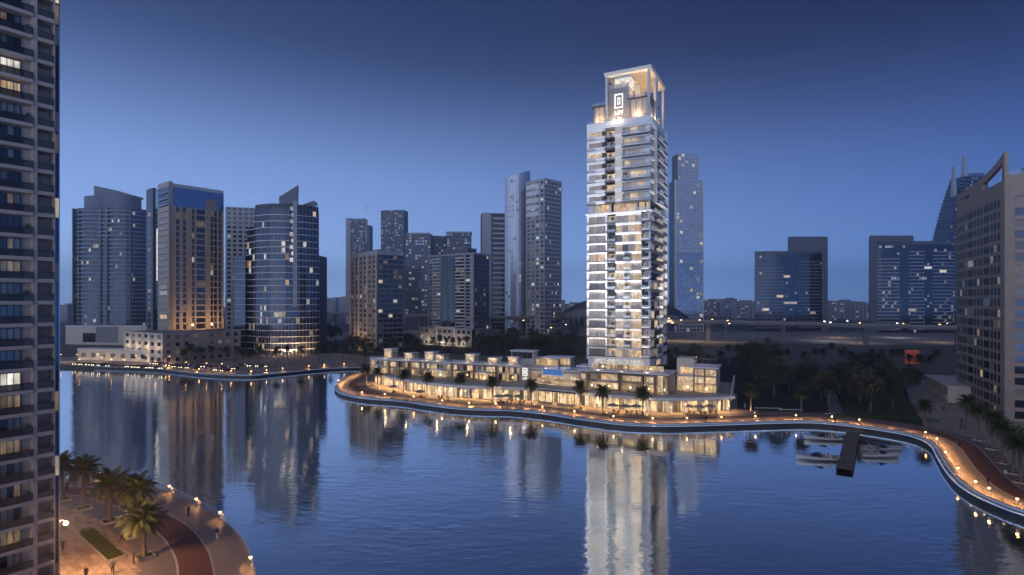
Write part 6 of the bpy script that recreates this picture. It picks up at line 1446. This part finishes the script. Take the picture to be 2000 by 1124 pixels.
fa, fb = Vector(G(1676, 852, JZ)), Vector(G(1737, 864, JZ)); fd = (fb - fa).normalized(); fr_ = math.atan2(fd.y, fd.x); fl = (fb - fa).length
for i in range(int(fl / .3)): c = fa + fd * (.3 * i + .15) - jo; box('plank', 'timber', jt, (c.x, c.y, JZ + .004), (.27, 1.6, .07), fr_)
c = (fa + fb) / 2 - jo; box('beam', 'quay_dark', jt, (c.x, c.y, JZ - .25), (fl, 1.2, .4), fr_)
pa, pb = Vector(G(1630, 838, -.3)), Vector(G(1681, 840, -.3)); pd = (pb - pa).normalized(); c = (pa + pb) / 2 - jo
box('landing', 'timber', jt, (c.x, c.y, -.42), ((pb - pa).length, 3.4, .3), math.atan2(pd.y, pd.x)); c = Vector(G(1668, 845, -.5)) - jo; box('gangway', 'timber', jt, (c.x, c.y, -.58), (3.6, 1.5, .12), jr)
# ================================================================ cars in the waterfront lot
for nm, c in (('paint_white', (.6, .6, .6)), ('paint_silver', (.3, .31, .33)), ('paint_black', (.02, .02, .022)), ('paint_grey', (.10, .10, .11)), ('paint_red', (.25, .03, .02))): mat(nm, c, .25, metal=.2, var=.05)
mat('tyre', (.015, .015, .015), .8, var=.1)
CARB = {}
def car(x, y, rz, paint, label):
    if paint not in CARB:
        mb = MB(); prof = [(-2.2, .35), (2.2, .35), (2.25, .7), (1.2, .85), (.45, 1.38), (-1.2, 1.42), (-2.0, .95), (-2.25, .85)]
        a = [(px, -.88, z) for px, z in prof]; b_ = [(px, .88, z) for px, z in prof]
        a = [(p[0], -.88 if p[2] < 1 else -.68, p[2]) for p in a]; b_ = [(p[0], .88 if p[2] < 1 else .68, p[2]) for p in b_]
        mb.face(a, paint); mb.face(b_[::-1], paint)
        for i in range(8): j = (i + 1) % 8; mb.face([a[i], b_[i], b_[j], a[j]], 'boat_glass' if i in (3, 5) else paint)
        CARB[paint] = mb.mesh('body')
    if 'w' not in CARB:
        mb = MB(); 
        for s in (-1, 1): mb.face([(1.0, s * .80, .9), (.42, s * .705, 1.32), (-1.1, s * .705, 1.34), (-1.75, s * .80, .95)], 'boat_glass')
        CARB['g'] = mb.mesh('side_windows'); mb = MB(); mb.tube([(0, -.11, 0), (0, .11, 0)], .33, 'tyre', 10); CARB['w'] = mb.mesh('wheel')
        mb = MB(); mb.box((0, 0, 0), (.08, .34, .16), 'car_light'); CARB['h'] = mb.mesh('headlight'); mb = MB(); mb.box((0, 0, 0), (.08, .3, .16), 'car_tail'); CARB['t'] = mb.mesh('tail_light')
    t = thing('parked_car', label, 'car', (x, y, .01), rz, 'cars in the waterfront lot'); put('body', CARB[paint], t); put('side_windows', CARB['g'], t, (0, 0, .0), 0, (1, 1.06, 1))
    for a in (-1.35, 1.35):
        for b_ in (-.82, .82): put('wheel', CARB['w'], t, (a, b_, .33))
    for b_ in (-.62, .62): put('headlight', CARB['h'], t, (2.25, b_, .66)); put('tail_light', CARB['t'], t, (-2.24, b_, .8))
i = 0
for row, (pa, pb, n_) in enumerate((((150, 713), (330, 722), 15), ((300, 712), (460, 722), 14), ((330, 717), (440, 726), 9), ((470, 716), (545, 718), 5))):
    for k in range(n_):
        if R.random() < .12: continue
        s = k / (n_ - 1); px, py = pa[0] + (pb[0] - pa[0]) * s, pa[1] + (pb[1] - pa[1]) * s; x, y = G(px, py)
        pc = R.choice(['white', 'silver', 'black', 'grey', 'white', 'red']); car(x, y, -PI / 2 + R.uniform(-.5, .3) + (PI if R.random() < .25 else 0), 'paint_' + pc, f'{pc} parked car, {ordn(k)} along {["the back row of the car park", "the middle row of the car park", "the quayside row of the car park", "the row below the curved glass tower"][row]}'); i += 1
# ================================================================ cafe furniture
mat('canvas', (.30, .27, .24), .8, var=.12, scale=2); mat('canvas_dark', (.07, .065, .06), .8, var=.1)
mb = MB(); n = 8
for i in range(n):
    a0, a1 = 2 * PI * i / n, 2 * PI * (i + 1) / n; r = 1.75
    mb.face([(0, 0, 2.95), (r * math.cos(a0), r * math.sin(a0), 2.35), (r * math.cos(a1), r * math.sin(a1), 2.35)], 'canvas'); mb.face([(r * math.cos(a1), r * math.sin(a1), 2.35), (r * math.cos(a0), r * math.sin(a0), 2.35), (r * math.cos(a0), r * math.sin(a0), 2.15), (r * math.cos(a1), r * math.sin(a1), 2.15)], 'canvas')
UC = mb.mesh('canopy'); mb = MB(); mb.tube([(0, 0, .05), (0, 0, 2.95)], .035, 'metal_dark', 6); UP = mb.mesh('pole'); mb = MB(); mb.lathe([(0, 0), (.35, 0), (.35, .08), (0, .1)], 'metal_dark', 10); UB = mb.mesh('base')
mb = MB(); mb.lathe([(0, .72), (.45, .72), (.45, .76), (0, .76)], 'wood', 12); TBt = mb.mesh('table_top'); mb = MB(); mb.lathe([(.28, 0), (.28, .03), (.04, .06), (.04, .72)], 'metal_dark', 8); TBl = mb.mesh('pedestal')
mb = MB(); mb.box((0, 0, .45), (.46, .46, .06), 'canvas_dark'); CS = mb.mesh('seat'); mb = MB(); mb.box((0, .22, .72), (.46, .05, .46), 'canvas_dark'); CB = mb.mesh('backrest'); mb = MB(); mb.box((0, 0, .21), (.04, .04, .42), 'metal_dark'); CL = mb.mesh('leg')
ump = [((768, 768), 'before the first shops'), ((820, 778), 'under the third promenade palm'), ((974, 788), 'left of the planted pergola, outer'), ((991, 787), 'left of the planted pergola, middle'), ((1014, 788), 'left of the planted pergola, inner'), ((1197, 807), 'between the two tower palms, left'), ((1222, 809), 'between the two tower palms, middle'), ((1242, 809), 'between the two tower palms, right'), ((1344, 809), 'before the villa, left'), ((1366, 810), 'before the villa, middle'), ((1386, 809), 'before the villa, right')]
cols4 = ['first', 'second', 'third', 'fourth']
for (px, py), w in ump:
    x, y = G(px, py); t = thing('cafe_umbrella', f'beige cafe umbrella {w}', 'umbrella', (x, y, .01), R.uniform(0, 1), 'cafe umbrellas'); put('canopy', UC, t); put('pole', UP, t); put('base', UB, t)
    tx, ty = x + .9, y - .3; t = thing('cafe_table', f'round cafe table under the umbrella {w}', 'table', (tx, ty, .01), 0, 'cafe tables'); put('table_top', TBt, t); put('pedestal', TBl, t)
    for k in range(4):
        a = k * PI / 2 + R.uniform(-.3, .3) + .4; t = thing('cafe_chair', f'dark cafe chair at the table under the umbrella {w}', 'chair', (tx + math.cos(a) * .85, ty + math.sin(a) * .85, .01), a - PI / 2, 'chairs at the table ' + w)
        put('seat', CS, t); put('backrest', CB, t)
        for lx in (-.2, .2):
            for ly in (-.2, .2): put('leg', CL, t, (lx, ly, 0))
# white benches along the lawn side
for i, (px, py, w, lb) in enumerate(((1500, 800, 8, 'long white low wall beyond the shops, nearest the lone palm'), (1545, 803, 7, 'long white low wall beside the dark park'), (1620, 811, 2.4, 'short white bench at the park path'), (800, 783, 2.4, 'short white bench on the terrace under the palms'))):
    x, y = G(px, py); t = thing('low_bench', lb, 'bench', (x, y, 0), -.1); box('seat', 'white_wall', t, (0, 0, .42), (w, .5, .1)); 
    for s in (-.4, .4): box('support', 'concrete', t, (s * w, 0, .19), (.4, .4, .37))
# ================================================================ evening haze over the city
m, nt, b = newmat('haze_air'); nt.nodes.remove(b); pv = nt.nodes.new('ShaderNodeVolumePrincipled'); out = nt.nodes['Material Output']
pv.inputs['Color'].default_value = (.86, .90, 1.0, 1); pv.inputs['Density'].default_value = .00042; pv.inputs['Anisotropy'].default_value = .7
nt.links.new(pv.outputs[0], out.inputs['Volume'])
mb = MB(); mb.box((0, 1770, 107), (6040, 3700, 222), 'haze_air'); hz = mb.build('haze'); hz['kind'] = 'stuff'; hz['label'] = 'pale blue evening haze over the city'

# ================================================================ pieces that belong to a part hang from that part
NEST = {'balcony_glass': ('balcony_slab', 'floor_slab'), 'balcony_panel': ('floor_slab',), 'handrail': ('balcony_slab',), 'handrail_post': ('balcony_slab',), 'side_glass': ('balcony_slab',), 'mullion': ('window', 'shop_window', 'lattice_glass'), 'transom': ('lattice_glass',), 'window_frame': ('window',),
        'stair_roof': ('stair_box',), 'penthouse_roof': ('penthouse',), 'lantern_cap': ('lantern_box',), 'lamp_cap': ('lamp_globe',), 'sign_bar': ('sign_board', 'sign_wall'), 'sign_frame': ('sign_board', 'sign_wall'), 'letter': ('sign_board', 'sign_wall'), 'seat_back': ('seat',), 'light_strip': ('light_housing',), 'pier_cap': ('pier',), 'parapet_rail': ('parapet',), 'headlight': ('body',), 'tail_light': ('body',), 'side_windows': ('body',)}
kids = {}
for o in list(COL.objects):
    if o.parent: kids.setdefault(o.parent, []).append(o)
for root, ch in kids.items():
    by = {}
    for o in ch: by.setdefault(o.name.split('.')[0], []).append(o)
    for nm, hosts in NEST.items():
        if nm not in by: continue
        cand = [h for k in hosts for h in by.get(k, [])]
        if not cand: continue
        for o in by[nm]:
            h = min(cand, key=lambda c: (c.location - o.location).length_squared); o.parent = h; o.matrix_parent_inverse = h.matrix_basis.inverted()
